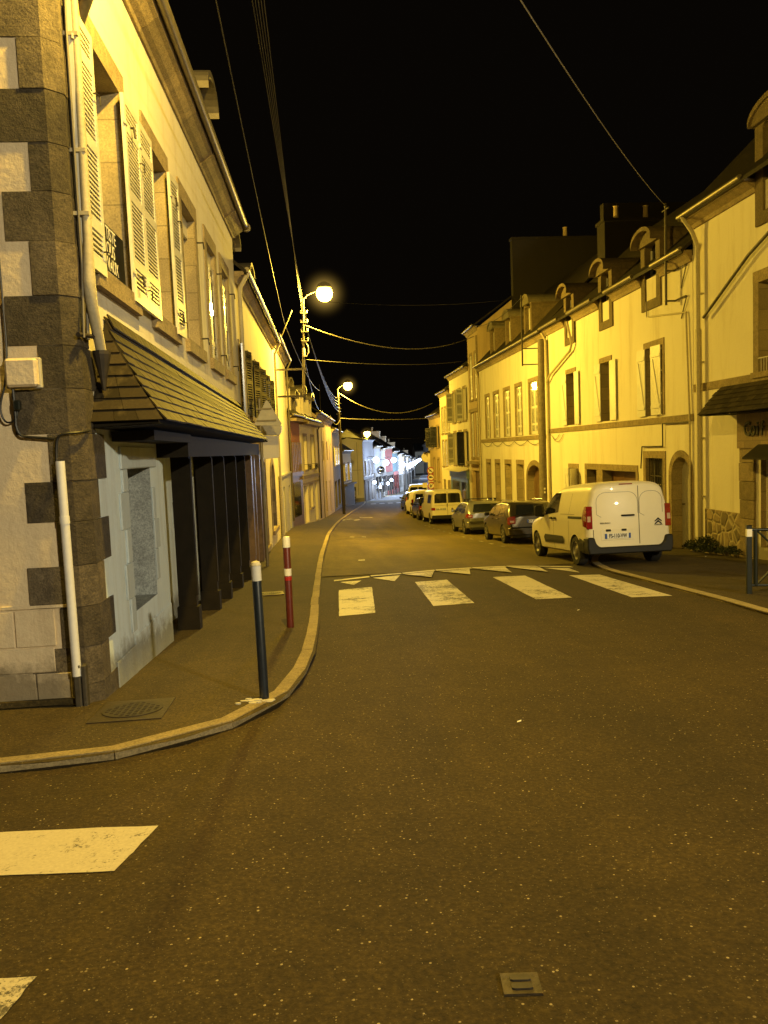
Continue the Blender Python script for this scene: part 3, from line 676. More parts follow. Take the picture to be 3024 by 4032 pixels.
# shop recess: white side wall with letter box, dark panels, brown pilasters
mb=MB()
mb.box(fA,S(9.28),S(13.2),-.41,-.34,-1.6,1.84)
mb.box(fA,S(9.24),S(9.28),-.42,-.01,-1.6,1.84)
mb.build('porch_wall',M['shop_cool_lit'],A)
mb=MB(); mb.box(fA,S(11.35),S(11.95),-.34,-.26,.6,.98); 
o=mb.build('letter_box',M['greydoor'],A,bevel=.008)
mb=MB(); mb.box(fA,S(11.45),S(11.85),-.26,-.252,.84,.9); mb.build('slot',M['black'],o)
mb=MB()
mb.box(fA,S(10.02),S(17.6),-.5,-.44,-1.9,1.84); mb.build('shop_panel',M['black'],A)
mb=MB()
for a in (10.7,11.2,12.4,13.9,15.4,16.8): mb.box(fA,S(a),S(a)+.03,-.44,-.425,-1.5,1.7)
mb.build('panel_moulding',M['brownwood'],A)
for a,wd,m in ((10.02,.13,'brownwood'),(11.8,.13,'brownwood'),(13.12,.13,'brownwood'),(14.75,.13,'brownwood'),(16.3,.12,'brownwood'),(17.6,.25,'brownw2')):
    mb=MB(); zb=G(-1.6,a)+.1
    mb.box(fA,S(a),S(a)+wd,-.06,.17,zb+.26,1.84); mb.box(fA,S(a)-.025,S(a)+wd+.025,-.08,.20,zb-.1,zb+.26); mb.box(fA,S(a)+.02,S(a)+wd-.02,.17,.185,zb+.4,1.6)
    mb.build('pilaster',M[m],A)
mb=MB(); mb.box(fA,S(9.0),S(17.85),.0,.36,1.62,1.86); mb.box(fA,S(7.15),S(9.0),.02,.4,1.78,1.87); mb.build('fascia_beam',M['brownwood'],A)
# slate awning with hipped near end, slates laid course by course
aw=MB(); nC=9
def prof(t): # t 0 top .. 1 eave -> (h,z), slightly bell-cast
    return (.60*(t**1.12), 2.90-.97*(t**.92))
def ztop(a): return 0 - .16*(a-S(7.2))/(S(17.5)-S(7.2))
AS0,AS1=S(6.62),S(17.5)
def awp(a,t,lift=0):
    h,z=prof(t); z+=ztop(max(a,S(7.2)))*(1-t); return fA.p(a,h+.01+lift*.5,z+lift)
for k in range(nC):
    t0,t1=k/nC,(k+1)/nC
    def hipx(t): return S(7.2)-(S(7.2)-AS0)*prof(t)[0]/.60
    x=hipx(t0)-(.15 if k%2 else 0)
    while x<AS1-.02:
        y=min(AS1,x+.30+random.uniform(-.01,.01)); j=random.uniform(-.003,.004)
        a0,a1=max(x,hipx(t0)),y-.008; b0=max(x,hipx(t1))
        if k<nC and a1>b0+.02:
            if x<hipx(t0): b0=hipx(t1)
            l0,l1=.004,.016+j
            P=[awp(a0,t0,l0-.012),awp(a1,t0,l0-.012),awp(a1,t1,l1-.012),awp(b0,t1,l1-.012),awp(a0,t0,l0),awp(a1,t0,l0),awp(a1,t1,l1),awp(b0,t1,l1)]
            aw.hexa(P)
        x=y
    # hipped end facet, wall side to hip
    h0,z0=prof(t0); h1,z1=prof(t1); q0,q1=hipx(t0),hipx(t1)
    n=max(1,round(h1/.22)); off=(k%2)*.5
    for j in range(n):
        u0,u1=j/n,(j+1)/n; gp=.004; jz=random.uniform(-.003,.003)
        def ep(u,h,z,q,l):
            hh=h*u; aa=AS0+(q-AS0)*1.0 if True else 0
            # facet plane leans from the eave line (a=AS0) at bottom up to hip point at top
            return fA.p(q-l*.8, hh, z+l*.4)
        P=[ep(u0,h0,z0,q0,-.008),ep(u1,h0,z0,q0,-.008),ep(u1,h1,z1,q1,.006),ep(u0,h1,z1,q1,.006),ep(u0,h0,z0,q0,.004),ep(u1,h0,z0,q0,.004),ep(u1,h1,z1,q1,.022),ep(u0,h1,z1,q1,.022)]
        P=[p for p in P]; P=[Vector(p) for p in P]
        if u0>0:
            for i in (0,3,4,7): P[i]=P[i]+fA.p(0,gp,0)-fA.p(0,0,0)
        if h0<.02: continue
        aw.hexa(P)
a=S(7.25)
while a<AS1: 
    aw.hexa([awp(a,.0,.02),awp(a+.16,.0,.02),awp(a+.16,.115,.03),awp(a,.115,.03),awp(a,.0,.034),awp(a+.16,.0,.034),awp(a+.16,.115,.044),awp(a,.115,.044)]); a+=.172
awn=aw.build('slate_awning',M['slate'],A)
mb=MB(); 
for z,d in ((1.885,.0),): 
    mb.quad(fA.p(AS0+.01,0,z),fA.p(AS1,0,z),fA.p(AS1,.58,z+.02),fA.p(AS0+.02,.58,z+.02)); 
mb.quad(fA.p(AS0+.03,.02,1.89),fA.p(S(7.22),.012,2.87),fA.p(AS0+.03,.56,1.91)); mb.quad(fA.p(AS1,.0,1.88),fA.p(AS1,.6,1.9),fA.p(AS1,.0,2.72))
mb.quad(fA.p(S(7.22),.0,2.86),fA.p(AS1,.0,2.70),fA.p(AS1,.56,1.90),fA.p(AS0+.03,.56,1.90))
mb.build('soffit',M['brownwood'],awn)
# downpipe with bundled cables, ends above the awning
pipe_run('drain_pipe',fA,[(.28,.1,6.6),(.22,.1,5.6),(.2,.1,4.6),(.17,.1,3.4),(.12,.1,3.05),(.14,.1,2.9),(.24,.1,2.7),(.33,.1,2.52)],[.035,.035,.035,.037,.05,.048,.045,.042],M['pipe'],A,10,[(.21,.1,5.0),(.2,.1,4.1),(.18,.1,3.6)])
mb=MB()
for d,r in ((.045,.009),(.065,.011),(-.05,.01)): mb.tube([fA.p(.28+d,.06,6.5),fA.p(.2+d,.05,5.0),fA.p(.18+d,.05,3.2),fA.p(.1+d,.05,2.6)],r,6)
mb.build('cable_bundle',M['cable_l'],A)
mb=MB(); mb.lathe(fA.p(.34,.1,2.2),[(.015,0),(.03,.1),(.075,.3),(.075,.33)],seg=12); mb.tube([fA.p(.0,.02,2.62),fA.p(.3,.08,2.64)],.02,6); mb.build('hopper',M['rust'],A)
# junction box, cables and cable guard on the gable
jb=empty('junction_box',(-2.28,6.36,2.3),0,'beige plastic junction box with rounded cover on the granite corner, cable below','junction box')
mb=MB(); mb.box(WF,-2.41,-2.17,6.27,6.37,2.21,2.43); mb.build('cover',M['gable'],jb,bevel=.018)
mb=MB(); mb.box(WF,-2.425,-2.155,6.33,6.375,2.2,2.44); mb.build('back_plate',M['greydoor'],jb,bevel=.008)
mb=MB(); mb.box(WF,-2.375,-2.325,6.30,6.35,2.03,2.11); mb.build('green_coupler',M['green'],jb,bevel=.01)
mb=MB(); mb.tube(smooth_pts([Vector(p) for p in [(-2.38,6.34,2.2),(-2.375,6.34,2.0),(-2.38,6.34,1.9),(-2.35,6.345,1.83),(-2.28,6.35,1.82),(-2.09,6.345,1.80)]]),.011,6)
mb.tube(smooth_pts([Vector(p) for p in [(-2.09,6.35,1.62),(-2.08,6.345,1.78),(-2.05,6.34,1.83),(-1.98,6.35,1.84),(-1.9,6.40,1.845),(-1.86,6.5,1.86)]]),.011,6)
mb.build('black_cable',M['cable'],jb)
mb=MB(); mb.tube(smooth_pts([Vector(p) for p in [(-2.44,6.35,6.4),(-2.42,6.35,4),(-2.41,6.35,2.9),(-2.40,6.34,2.5),(-2.43,6.34,2.25),(-2.49,6.34,2.08),(-2.48,6.34,1.98),(-2.44,6.34,1.93),(-2.37,6.34,1.96),(-2.355,6.34,2.04)]]),.008,6)
tag(mb.build('wall_cable',M['cable'],None,origin=(-2.44,6.35,2)),'thin black cable running down the gable and looping below the junction box','cable')
cg=empty('cable_guard',(-2.04,6.3,-.25),0,'white plastic cable guard pipe leaning on the granite corner, rusty stain beside it','pipe')
mb=MB(); mb.tube([(-2.055,6.32,1.62),(-2.05,6.32,.9),(-2.045,6.32,.12),(-2.04,6.31,-.12)],.036,12); mb.tube([(-2.0525,6.32,1.18),(-2.052,6.32,1.12)],.040,12); mb.build('upper_pipe',M['pvc'],cg,smooth=50)
mb=MB(); mb.box(WF,-2.065,-2.01,6.285,6.35,-.38,-.02); mb.box(WF,-2.005,-1.965,6.29,6.36,-.38,-.03); mb.build('lower_shield',M['metal'],cg,bevel=.01)
sg=empty('banner_sign',fA.p(S(7.6),.03,3.2),0,'small black banner with white lettering hung below the first upstairs window','sign')
mb=MB(); mb.box(fA,S(7.0),S(7.96),.028,.036,3.2,3.76); mb.build('board',M['black'],sg)
ud=fA.p(1,0,0)-fA.p(0,0,0)
for i,(tx,wd) in enumerate((('TISTE',.17),('OUS',.17),('VAUX',.17),('TEL.09',.165))):
    text_mesh('lettering',tx,.172,M['white_p'],sg,fA.p(S(7.33),.041,3.675-.138*i),ud,(0,0,1),.001,.8,'LEFT')
# bracket of the corner lamp
# ================================================================== house builder for the rest of the left row
H2=F((-1.73,17.9),(-1.58,29.2),'L'); S=H2.S
r=empty('yellow_house',base(H2,5),0,'yellow rendered house with navy shutters and an arched window, second on the left','house')
ws=[(18.05,18.85),(19.95,20.85),(21.8,22.8),(23.7,24.6),(25.45,26.35)]
arch=arcpts(S(25.4),S(27.0),-.85,.75,.55,10)
hs=[rect(S(a),S(b),2.6,4.1) for a,b in ws]+[rect(S(22.55),S(23.4),-1.15,1.4),arch,rect(S(18.2),S(21.9),-1.9,1.7)]
shell(H2,r,-2.5,5.62,H2.len,hs,M['cream2'],7,3.2,.28,jm=M['jamb'])
for a,b in ws:
    w=window(H2,r,S(a),S(b),2.6,4.1,.2,2,True,M['shut_w'],w=.13)
    wd=(b-a)/2+.03
    shutter(H2,w,S(a)-.01,.03,D2R(180-14),wd,2.58,4.12,M['shut_d'],True,26); shutter(H2,w,S(b)+.01,.03,D2R(14),wd,2.58,4.12,M['shut_d'],True,26)
mb=MB(); arch_surround(mb,H2,S(25.4),S(27.0),-.85,.75,.55,.22); 
mb.box(H2,S(25.1),S(27.3),0,.09,-1.0,-.86)
w=window(H2,r,S(25.4),S(27.0),-.85,.9,.24,2,False); mb.build('arch_surround',M['ashlar'],w)
w=window(H2,r,S(22.55),S(23.4),-1.1,1.4,.24,2,False,M['brownw2']); mb=MB(); surround(mb,H2,S(22.55),S(23.4),-1.1,1.4,w=.2); mb.build('surround',M['ashlar'],w)
for a in (18.2,19.2,20.6,21.75):
    mb=MB(); mb.box(H2,S(a),S(a)+.14,-.25,.10,-1.8,1.7); mb.build('shop_post',M['brownw2'],r)
mb=MB(); mb.box(H2,S(18.2),S(21.9),-.3,-.25,-1.9,1.7); mb.build('shop_glass',M['pane'],r)
mb=MB(); mb.box(H2,S(18.34),S(21.75),-.24,-.1,-.4,.1); mb.box(H2,S(18.34),S(21.75),-.24,-.15,-1.7,-.9); mb.build('shop_stall_riser',M['door'],r)
mb=MB()
for k in range(14):
    a=S(18.5)+k*.12; mb.quad(H2.p(a,-.235+.01*(k%2),.62),H2.p(a+.12,-.235+.01*((k+1)%2),.62),H2.p(a+.12,-.235+.01*((k+1)%2),1.45),H2.p(a,-.235+.01*(k%2),1.45))
mb.build('lace_display',emit('glowing_lace',(.6,.68,.9),.35),r)  # lace emits light itself, in place of lighting inside the shop
mb=MB(); mb.box(H2,S(18.0),S(22.1),.0,.2,1.72,1.95); mb.build('shop_fascia',M['ochre'],r)
pipe_run('drain_pipe',H2,[(H2.len-.1,.3,5.7),(H2.len-.15,.1,5.3),(H2.len-.15,.08,0),(H2.len-.15,.08,-1.5)],.045,M['pipe'],r)
pipe_run('drain_pipe',H2,[(.15,.3,5.75),(.1,.1,5.4),(.1,.08,2)],.05,M['pipe'],r)
for a in (19.6,23.4): dormer(H2,r,S(a),S(a)+1.2,5.8,7.4,2.0,0,.22,M['zinc_d'],setb=-.35,hood=.25)
# projecting shop sign and triangular road sign
hg=empty('projecting_sign',H2.p(S(20.5),0,1.5),0,'cream projecting shop sign with curved cornice on the yellow house','shop sign')
mb=MB(); P=[(.12,1.5),(.6,1.52),(.64,1.56),(.64,2.1),(.12,2.12)]; mb.prism([H2.p(S(20.5),h,z) for h,z in P],ud*.08); mb.build('board',M['cream'],hg,bevel=.008)
mb=MB(); P=[(.05,2.13),(.66,2.11),(.72,2.2),(.74,2.36),(.68,2.4),(.3,2.46),(.05,2.47)]; mb.prism([H2.p(S(20.45),h,z) for h,z in P],ud*.22); mb.build('cornice',M['greydoor'],hg,bevel=.01)
mb=MB(); mb.tube([H2.p(S(20.54),0,1.7),H2.p(S(20.54),.12,1.7)],.02,6); mb.tube([H2.p(S(20.54),0,2.0),H2.p(S(20.54),.12,2.0)],.02,6); mb.build('bracket',M['rust'],hg)
ts=empty('triangular_road_sign',(-1.45,19.3,G(-1.4,19.3)+.12),0,'triangular road sign seen from behind, above the far end of the slate awning','road sign')
mb=MB(); mb.tube([(-1.42,19.3,G(-1.4,19.3)+.1),(-1.42,19.3,3.0)],.04,10); mb.build('post',M['zinc'],ts,smooth=50)
mb=MB(); mb.prism([(x,19.25,z) for x,z in ((-1.56,2.38),(-1.52,2.34),(-.93,2.32),(-.89,2.37),(-1.2,2.93),(-1.25,2.95))],(0,-.02,0)); mb.build('panel',M['greydoor'],ts,bevel=.004)
mb=MB(); 
for z in (2.45,2.74): mb.box(WF,-1.5,-1.02 if z<2.6 else -1.12,19.20,19.228,z-.02,z+.02)
mb.build('bracket',M['zinc'],ts)
# third house: pale block with grey plinth
def left_house(nm,lab,P,Q,zt,depth,rh,wins,wallm,plinth=None,**kw):
    f=F(P,Q,'L'); r=empty(nm,base(f,f.len/2),0,lab,'house'); zb=G(Q[0],Q[1])-1.0
    hs=[rect(w[0]*f.len,w[1]*f.len,w[2],w[3]) for w in wins]
    shell(f,r,zb,zt,f.len,hs,wallm,depth,rh,.22,**kw)
    for w in wins:
        s0,s1=w[0]*f.len,w[1]*f.len; k=w[4] if len(w)>4 else ''
        if 'd' in k: door(f,r,rect(s0,s1,w[2],w[3]),.18,M['door' if 'b' in k else 'brownwood'],handle=False); continue
        o=window(f,r,s0,s1,w[2],w[3],.18,1 if 'g' in k else 2,'n' not in k,M['shut_w'],w=.12,inner=False,sill=.1)
        if 's' in k:
            hw=(s1-s0)/2
            for a in (s0,s0+hw): shutter(f,o,a,-.05,0,hw-.01,w[2]+.02,w[3]-.02,M['shutter'],True,30)
        if 'o' in k:
            hw=(s1-s0)/2; shutter(f,o,s0,.02,D2R(172),hw,w[2],w[3],M['shut_d' if 'k' in k else 'shutter'],True,28); shutter(f,o,s1,.02,D2R(8),hw,w[2],w[3],M['shut_d' if 'k' in k else 'shutter'],True,28)
        if 'f' in k:
            mb=MB(); mb.tube([f.p(s0,.02,w[2]+.28),f.p(s0,.2,w[2]+.28),f.p(s1,.2,w[2]+.28),f.p(s1,.02,w[2]+.28)],.012,5)
            for q in range(9): mb.tube([f.p(s0+(s1-s0)*q/8,.2,w[2]),f.p(s0+(s1-s0)*q/8,.2,w[2]+.28)],.007,4)
            mb.build('balconette',M['rust'],o)
            mb=MB()
            for q in range(40):
                c=f.p(random.uniform(s0,s1),.14+random.uniform(0,.12),w[2]+random.uniform(-.08,.22)); d=[Vector((random.uniform(-.06,.06),random.uniform(-.06,.06),random.uniform(-.05,.05))) for _ in range(3)]
                mb.quad(*[c+x for x in d])
            mb.build('window_flowers',M['green'],o)
    return f,r
f3,r3=left_house('white_house','pale windowless upper storey over grey plinth, third house on the left','' and 0 or (-1.58,29.25),(-1.46,37.4),5.9,7,3,[(.22,.36,-1.6,.35,'nd'),(.7,.84,-1.9,.25,'nd')],M['cream'])
mb=MB(); holed(mb,f3,rect(.01,f3.len-.01,-2.9,.72),[rect(.22*f3.len,.36*f3.len,-2.6,.3),rect(.7*f3.len,.84*f3.len,-2.6,.2)],.05,.06); mb.box(f3,.0,f3.len,.0,.09,.72,.8); mb.build('plinth',M['grey'],r3)
pipe_run('drain_pipe',f3,[(f3.len-.2,.3,6),(f3.len-.2,.1,5.6),(f3.len-.2,.09,-1.6)],.045,M['metal'],r3)
# fourth: brown narrow house with dormer; fifth: cream with flower boxes
f4,r4=left_house('brown_house','narrow house with red brown upper wall over a wooden shop front, fourth on the left',(-1.46,37.45),(-.98,40.3),3.35,7,2.9,[(.2,.8,.9,2.1,'nd')],M['brown'])
mb=MB(); mb.box(f4,.0,f4.len,.0,.12,.55,.72)
for k in range(7): mb.box(f4,.15+k*.4,.28+k*.4,.0,.07,.72,2.2)
mb.box(f4,.0,f4.len,.0,.05,-2.3,.55); mb.build('shop_front',M['brownw2'],r4)
mb=MB(); mb.box(f4,.5,2.2,.05,.07,-1.5,.2); mb.build('shop_window',M['pane'],r4)
mb=MB(); mb.box(f4,-.05,f4.len+.1,.0,.45,3.2,3.34); mb.build('balcony_slab',M['stone'],r4)
dormer(f4,r4,.4,1.5,3.4,5.4,2.2,0,.15,M['cream2'],setb=-.1,hood=.2); dormer(f4,r4,1.75,2.75,3.4,4.9,2.2,0,.12,M['dark'],setb=-.1,hood=.2)
f5,r5=left_house('balcony_house','cream house with flower boxes at two upper windows, fifth on the left',(-.97,40.35),(-.12,46.6),3.3,7,2.8,[(.16,.34,.75,2.55,'f'),(.60,.78,.75,2.55,'f'),(.1,.3,-2.1,-.1,'db'),(.42,.58,-1.4,-.15,''),(.72,.88,-2.3,-.15,'db')],M['cream2'])
mb=MB(); mb.box(f5,0,f5.len,0,.1,.28,.45); mb.box(f5,0,f5.len,0,.5,3.14,3.3); mb.box(f5,0,f5.len,0,.05,-.05,.05); mb.build('string_course',M['stone'],r5)
pipe_run('drain_pipe',f5,[(f5.len-.15,.3,3.3),(f5.len-.15,.1,3),(f5.len-.15,.09,-2.3)],.045,M['rust'],r5)
dormer(f5,r5,1.0,2.2,3.4,5.3,2.2,0,.15,M['cream2'],setb=-.05,hood=.2); dormer(f5,r5,3.9,5.0,3.4,5.1,2.2,0,.15,M['cream2'],setb=-.05,hood=.2)
f6,r6=left_house('grey_house','unlit grey rendered house behind the concrete pole on the left','' and 0 or (-.10,46.65),(1.0,60.1),3.9,7,2.6,[(.3,.37,1.1,2.4,'n'),(.55,.62,1.1,2.4,'n'),(.4,.46,-2.4,-.3,'nd'),(.66,.71,-2.6,-.4,'nd'),(.85,.9,1.0,2.3,'n')],M['ochre'])
f7,r7=left_house('brown_shop_house','unlit brown house with closed shopfront, left beyond the grey house',(1.02,60.15),(1.9,70.6),3.3,7,2.4,[(.15,.25,.6,2.0,'o'),(.45,.55,.6,2.0,'o'),(.75,.85,.6,2.0,'o'),(.1,.35,-2.9,-.7,'d'),(.5,.8,-2.9,-.7,'d')],M['dark'])
f8,r8=left_house('small_corner_house','low house with dark ground floor just before the side street on the left',(1.92,70.65),(3.05,76.2),1.6,6,2.2,[(.15,.35,-1.1,.5,'o'),(.6,.8,-1.1,.5,'o')],M['cream2'])
mb=MB(); mb.box(f8,0,f8.len,0,.25,-4,-1.5); mb.box(f8,0,f8.len,0,.5,-1.5,-1.35); mb.build('shop_front',M['dark'],r8)
# gable house facing up the street
f9=F((4.55,81.5),(6.1,88.0),'L')
r9=empty('white_gable_house',base(f9,3),0,'tall white house with blind gable wall facing up the street at the left bend','house')
hs=[rect(.8,1.7,-1.0,.6),rect(3.0,3.9,-1.0,.6),rect(5.2,6.0,-1.0,.6)]
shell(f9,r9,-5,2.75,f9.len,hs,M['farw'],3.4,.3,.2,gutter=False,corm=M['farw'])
for q in hs: window(f9,r9,q[0][0],q[1][0],-1.0,.6,.15,2,True,M['shut_w'],w=.12,stone=M['white'])
mb=MB()
for a0,a1 in ((.3,2.0),(2.5,4.2),(4.6,6.2)): mb.box(f9,a0,a1,.0,.08,-3.7,-1.6)
mb.box(f9,.0,6.6,.0,.14,-1.6,-1.4); mb.build('shop_front',M['dark'],r9)
gG=F((4.52,81.45),(1.9,81.45),'L'); gG.n=Vector((0,-1))
mb=MB(); mb.quad(gG.p(0,0,-5),gG.p(3.3,0,-5),gG.p(3.3,0,2.3),gG.p(1.6,0,3.1),gG.p(0,0,2.8)); mb.build('gable_wall',M['cream'],r9)
mb=MB(); mb.box(gG,0,2.2,0,.03,-.35,-.31); mb.box(gG,.0,2.6,0,.04,-3.65,-3.3); mb.box(gG,.55,.6,0,.04,-3,2.6); mb.build('trim',M['grey'],r9)
pb=empty('advert_board',gG.p(1.2,.05,-3.2),0,'framed advertising board on the yellow gable wall at the bend','notice board')
mb=MB(); mb.box(gG,.85,1.55,.03,.09,-3.25,-2.1); mb.build('frame',M['rust'],pb)
mb=MB(); mb.box(gG,.9,1.5,.09,.1,-3.18,-2.5); mb.build('poster',M['mark2'],pb)
# ================================================================== RIGHT ROW
def RF(y0,y1,x0=9.2,x1=9.2): return F((x0,y0),(x1,y1),'R')
# salon house (nearest right)
fS=RF(7.5,18.32); S=fS.S
rS=empty('salon_house',base(fS,8),0,'cream hairdresser house with slate canopy, rubble stone plinth and lettering, nearest on the right','house')
ops=[rect(S(14.25),S(15.5),2.92,4.75),rect(S(10.5),S(11.7),2.92,4.75),rect(S(11.9),S(15.45),-.75,1.32)]
dm=(14.0,15.55)
shell(fS,rS,-2,6.72,fS.len,ops,M['cream'],7.5,4.0,.3,jm=M['jamb'],breaks=[(S(dm[0]),S(dm[1]))],overh=.3)
for a,b in ((14.25,15.5),(10.5,11.7)):
    w=window(fS,rS,S(a),S(b),2.92,4.75,.25,2,True,M['shut_w'],w=.2,lace=True)
    mb=MB(); mb.tube([fS.p(S(a),.02,3.2),fS.p(S(b),.02,3.2)],.012,6)
    for k in range(12): mb.tube([fS.p(S(a)+.05+k*.1,.02,2.92),fS.p(S(a)+.05+k*.1,.02,3.2)],.007,4)
    mb.build('balconette',M['shut_w'],w)
dormer(fS,rS,S(dm[0]),S(dm[1]),5.87,8.3,2.5,.06,.28,M['stone_m'],hood=.14)
mb=MB(); mb.box(fS,.0,S(18.3),0,.03,2.72,2.9); mb.build('string_course',M['stone'],rS)
mb=MB(); mb.box(fS,S(16.2),S(17.75),0,.04,-2,-.09); mb.build('rubble_plinth',M['rubble'],rS,bevel=.01)
mb=MB(); z=-1.4
while z<1.3:
    mb.box(fS,S(15.62)-random.uniform(0,.02),S(16.18)+random.uniform(-.01,.02),0,.06+random.uniform(-.006,.006),z+.004,z+.40); z+=.405
mb.build('stone_pilaster',M['stone'],rS,bevel=.008)
mb=MB(); mb.box(fS,S(11.3),S(16.2),0,.1,1.34,2.2); mb.build('shop_fascia',M['ashlar'],rS)
sw=window(fS,rS,S(11.9),S(15.45),-.72,1.3,.12,0,False,M['cream'],name='shop_window')
mb=MB(); mb.box(fS,S(15.0),S(15.35),-.16,-.13,-.3,.25); mb.build('red_poster',simple('poster_red',(.5,.1,.02),.6),sw)
mb=MB()
for k in range(7): mb.box(fS,S(14.9)+random.uniform(-.1,.3),S(15.15)+random.uniform(-.1,.25),-.168,-.165,.1+k*.16,.2+k*.16)
mb.build('stickers',M['greydoor'],sw)
mb=MB(); mb.prism([fS.p(S(11),h,z) for h,z in ((.1,1.30),(.45,1.12),(.45,1.16),(.1,1.42))],fS.p(S(15.38),0,0)-fS.p(S(11),0,0)); mb.build('small_canopy',M['brownwood'],rS)
for ch,y in (('C',15.72),('o',15.50),('i',15.33),('f',15.17)): text_mesh('lettering',ch,.42,M['black'],rS,fS.p(S(y),.14,1.74),(0,-1,0),(0,0,1),.012,.85,bold=.006)
# slate canopy of the salon
mb=MB(); nC=6; a_end=S(16.68)
def cp(a,t,l=0): 
    h=.1+.62*t; z=2.72-.62*t; return fS.p(a,h+.02+l*.6,z+l)
for k in range(nC):
    t0,t1=k/nC,(k+1)/nC; x=S(9)-(.15*(k%2))
    while x<a_end-.0:
        e0=S(16.9)+(a_end-S(16.9))*t0; e1=S(16.9)+(a_end-S(16.9))*t1; y=x+.3
        a1,b1=min(y-.004,e0),min(y-.004,e1)
        if b1>x+.03: 
            a1=max(a1,x+.01); j=random.uniform(-.002,.003)
            mb.hexa([cp(x,t0,-.008),cp(a1,t0,-.008),cp(b1,t1,.006),cp(x,t1,.006),cp(x,t0,.004),cp(a1,t0,.004),cp(b1,t1,.02+j),cp(x,t1,.02+j)])
        x=y
cn=mb.build('slate_canopy',M['slate'],rS)
mb=MB(); mb.quad(fS.p(S(9),.1,2.7),fS.p(S(16.9),.1,2.7),fS.p(a_end,.72,2.09),fS.p(S(9),.72,2.09)); mb.quad(fS.p(S(9),.0,2.08),fS.p(a_end,.0,2.08),fS.p(a_end,.72,2.08),fS.p(S(9),.72,2.08)); mb.quad(fS.p(S(16.9),.1,2.7),fS.p(a_end,.0,2.09),fS.p(a_end,.72,2.09)); mb.build('soffit',M['brownwood'],cn)
pipe_run('drain_pipe',fS,[(S(18.1),.38,6.85),(S(17.95),.2,6.45),(S(17.85),.12,6.1),(S(17.85),.12,2.0),(S(17.85),.12,-1.0)],.05,M['pipe'],rS,10,[(S(17.85),.12,z) for z in (5,3.4,1.6,.2)])
pipe_run('drain_pipe',fS,[(S(17.6),.12,4.4),(S(16.5),.12,4.95),(S(15.7),.12,5.35),(S(13.0),.12,6.3)],.035,M['metal'],rS,8)
pipe_run('cable_conduit',fS,[(S(18.05),.06,4.2),(S(18.02),.06,2.1),(S(18.02),.05,-1)],.03,M['pipe'],rS,8)
# three-window house behind the van
fB=RF(18.34,30.45); S=fB.S
rB=empty('arched_door_house',base(fB,6),0,'cream house with white plank shutters and tall arched door behind the white van','house')
wsB=[(20.05,21.05),(23.72,24.5),(27.1,27.95)]
archB=arcpts(S(18.53),S(19.53),-1.5,.66,.48,12)
hs=[rect(S(a),S(b),2.26,4.12) for a,b in wsB]+[archB,rect(S(20.06),S(21.15),-1.2,1.1),rect(S(21.85),S(24.5),-2.0,.68),rect(S(25.05),S(26.0),-2.0,.68),rect(S(27.0),S(27.85),-.9,.7)]
dB=[(20.04,21.25),(23.4,24.55),(26.95,28.05)]
shell(fB,rB,-3,6.0,fB.len,hs,M['cream'],8,3.7,.3,jm=M['jamb'],breaks=[(S(a),S(b)) for a,b in dB])
for i,(a,b) in enumerate(wsB):
    w=window(fB,rB,S(a),S(b),2.26,4.12,.25,2,True,M['shut_w'],w=.14,lace=True,sill=0)
    wd=(b-a)/2
    angs=[(D2R(7),D2R(2)),(D2R(177),D2R(2)),(D2R(176),D2R(2))][i]
    shutter(fB,w,S(a)-.0,.04,angs[0],(wd*.96 if i==0 else .56),2.27,4.12,M['shut_w'],False,bars=True); shutter(fB,w,S(b)+.0,.03,angs[1],.5,2.27,4.12,M['shut_w'],False,bars=True)
for i,(a,b) in enumerate(dB): dormer(fB,rB,S(a),S(b),5.15,7.32,2.0,.04,.25,M['stone_m'],hood=.28)
mb=MB(); mb.box(fB,.0,S(30.2),0,.035,2.03,2.2); mb.build('string_course',M['stone'],rB)
dr=door(fB,rB,arcpts(S(18.54),S(19.52),-1.5,.66,.47,12),.26,M['greydoor'])
mb=MB(); arch_surround(mb,fB,S(18.53),S(19.53),-1.5,.66,.48,.17); mb.build('surround',M['stone'],dr)
w=window(fB,rB,S(20.06),S(21.15),-1.15,1.1,.2,2,True,M['greydoor'],w=.16)
mb=MB()
for k in range(9): mb.tube([fB.p(S(20.1)+k*.125,-.08,-1.1),fB.p(S(20.1)+k*.125,-.08,1.08)],.012,5)
for z in (-.6,0,.6): mb.box(fB,S(20.06),S(21.15),-.09,-.07,z-.012,z+.012)
mb.build('grille',M['rust'],w)
dr=door(fB,rB,rect(S(21.86),S(24.49),-2,.67),.28,M['door'],'garage_door',12,False)
mb=MB(); mb.box(fB,S(21.7),S(26.2),0,.022,.69,.88); mb.box(fB,S(24.5),S(25.05),0,.02,-2,.69); mb.box(fB,S(26.0),S(26.2),0,.02,-2,.69); mb.box(fB,S(21.68),S(21.85),0,.02,-2,.69); mb.build('surround',M['stone'],dr)
door(fB,rB,rect(S(25.06),S(25.99),-2,.67),.28,M['brownw2'])
w=window(fB,rB,S(27.0),S(27.85),-.9,.7,.2,1,True,M['shut_w'],w=.13)
shutter(fB,w,S(27.0)+.0,.04,D2R(125),.40,-.88,.7,M['shut_w'],False,bars=True); shutter(fB,w,S(27.85)+.02,.03,D2R(4),.42,-.88,.7,M['shut_w'],False,bars=True)
pipe_run('drain_pipe',fB,[(S(30.25),.25,6.0),(S(30.2),.12,5.7),(S(30.15),.09,3.6),(S(30.15),.09,-1.5)],.045,M['pipe'],rB)
pipe_run('drain_pipe',fB,[(S(27.0),.28,5.9),(S(26.95),.14,5.1),(S(27.2),.12,4.9),(S(29.6),.12,4.3),(S(30.1),.12,4.05)],.045,M['pipe'],rB)
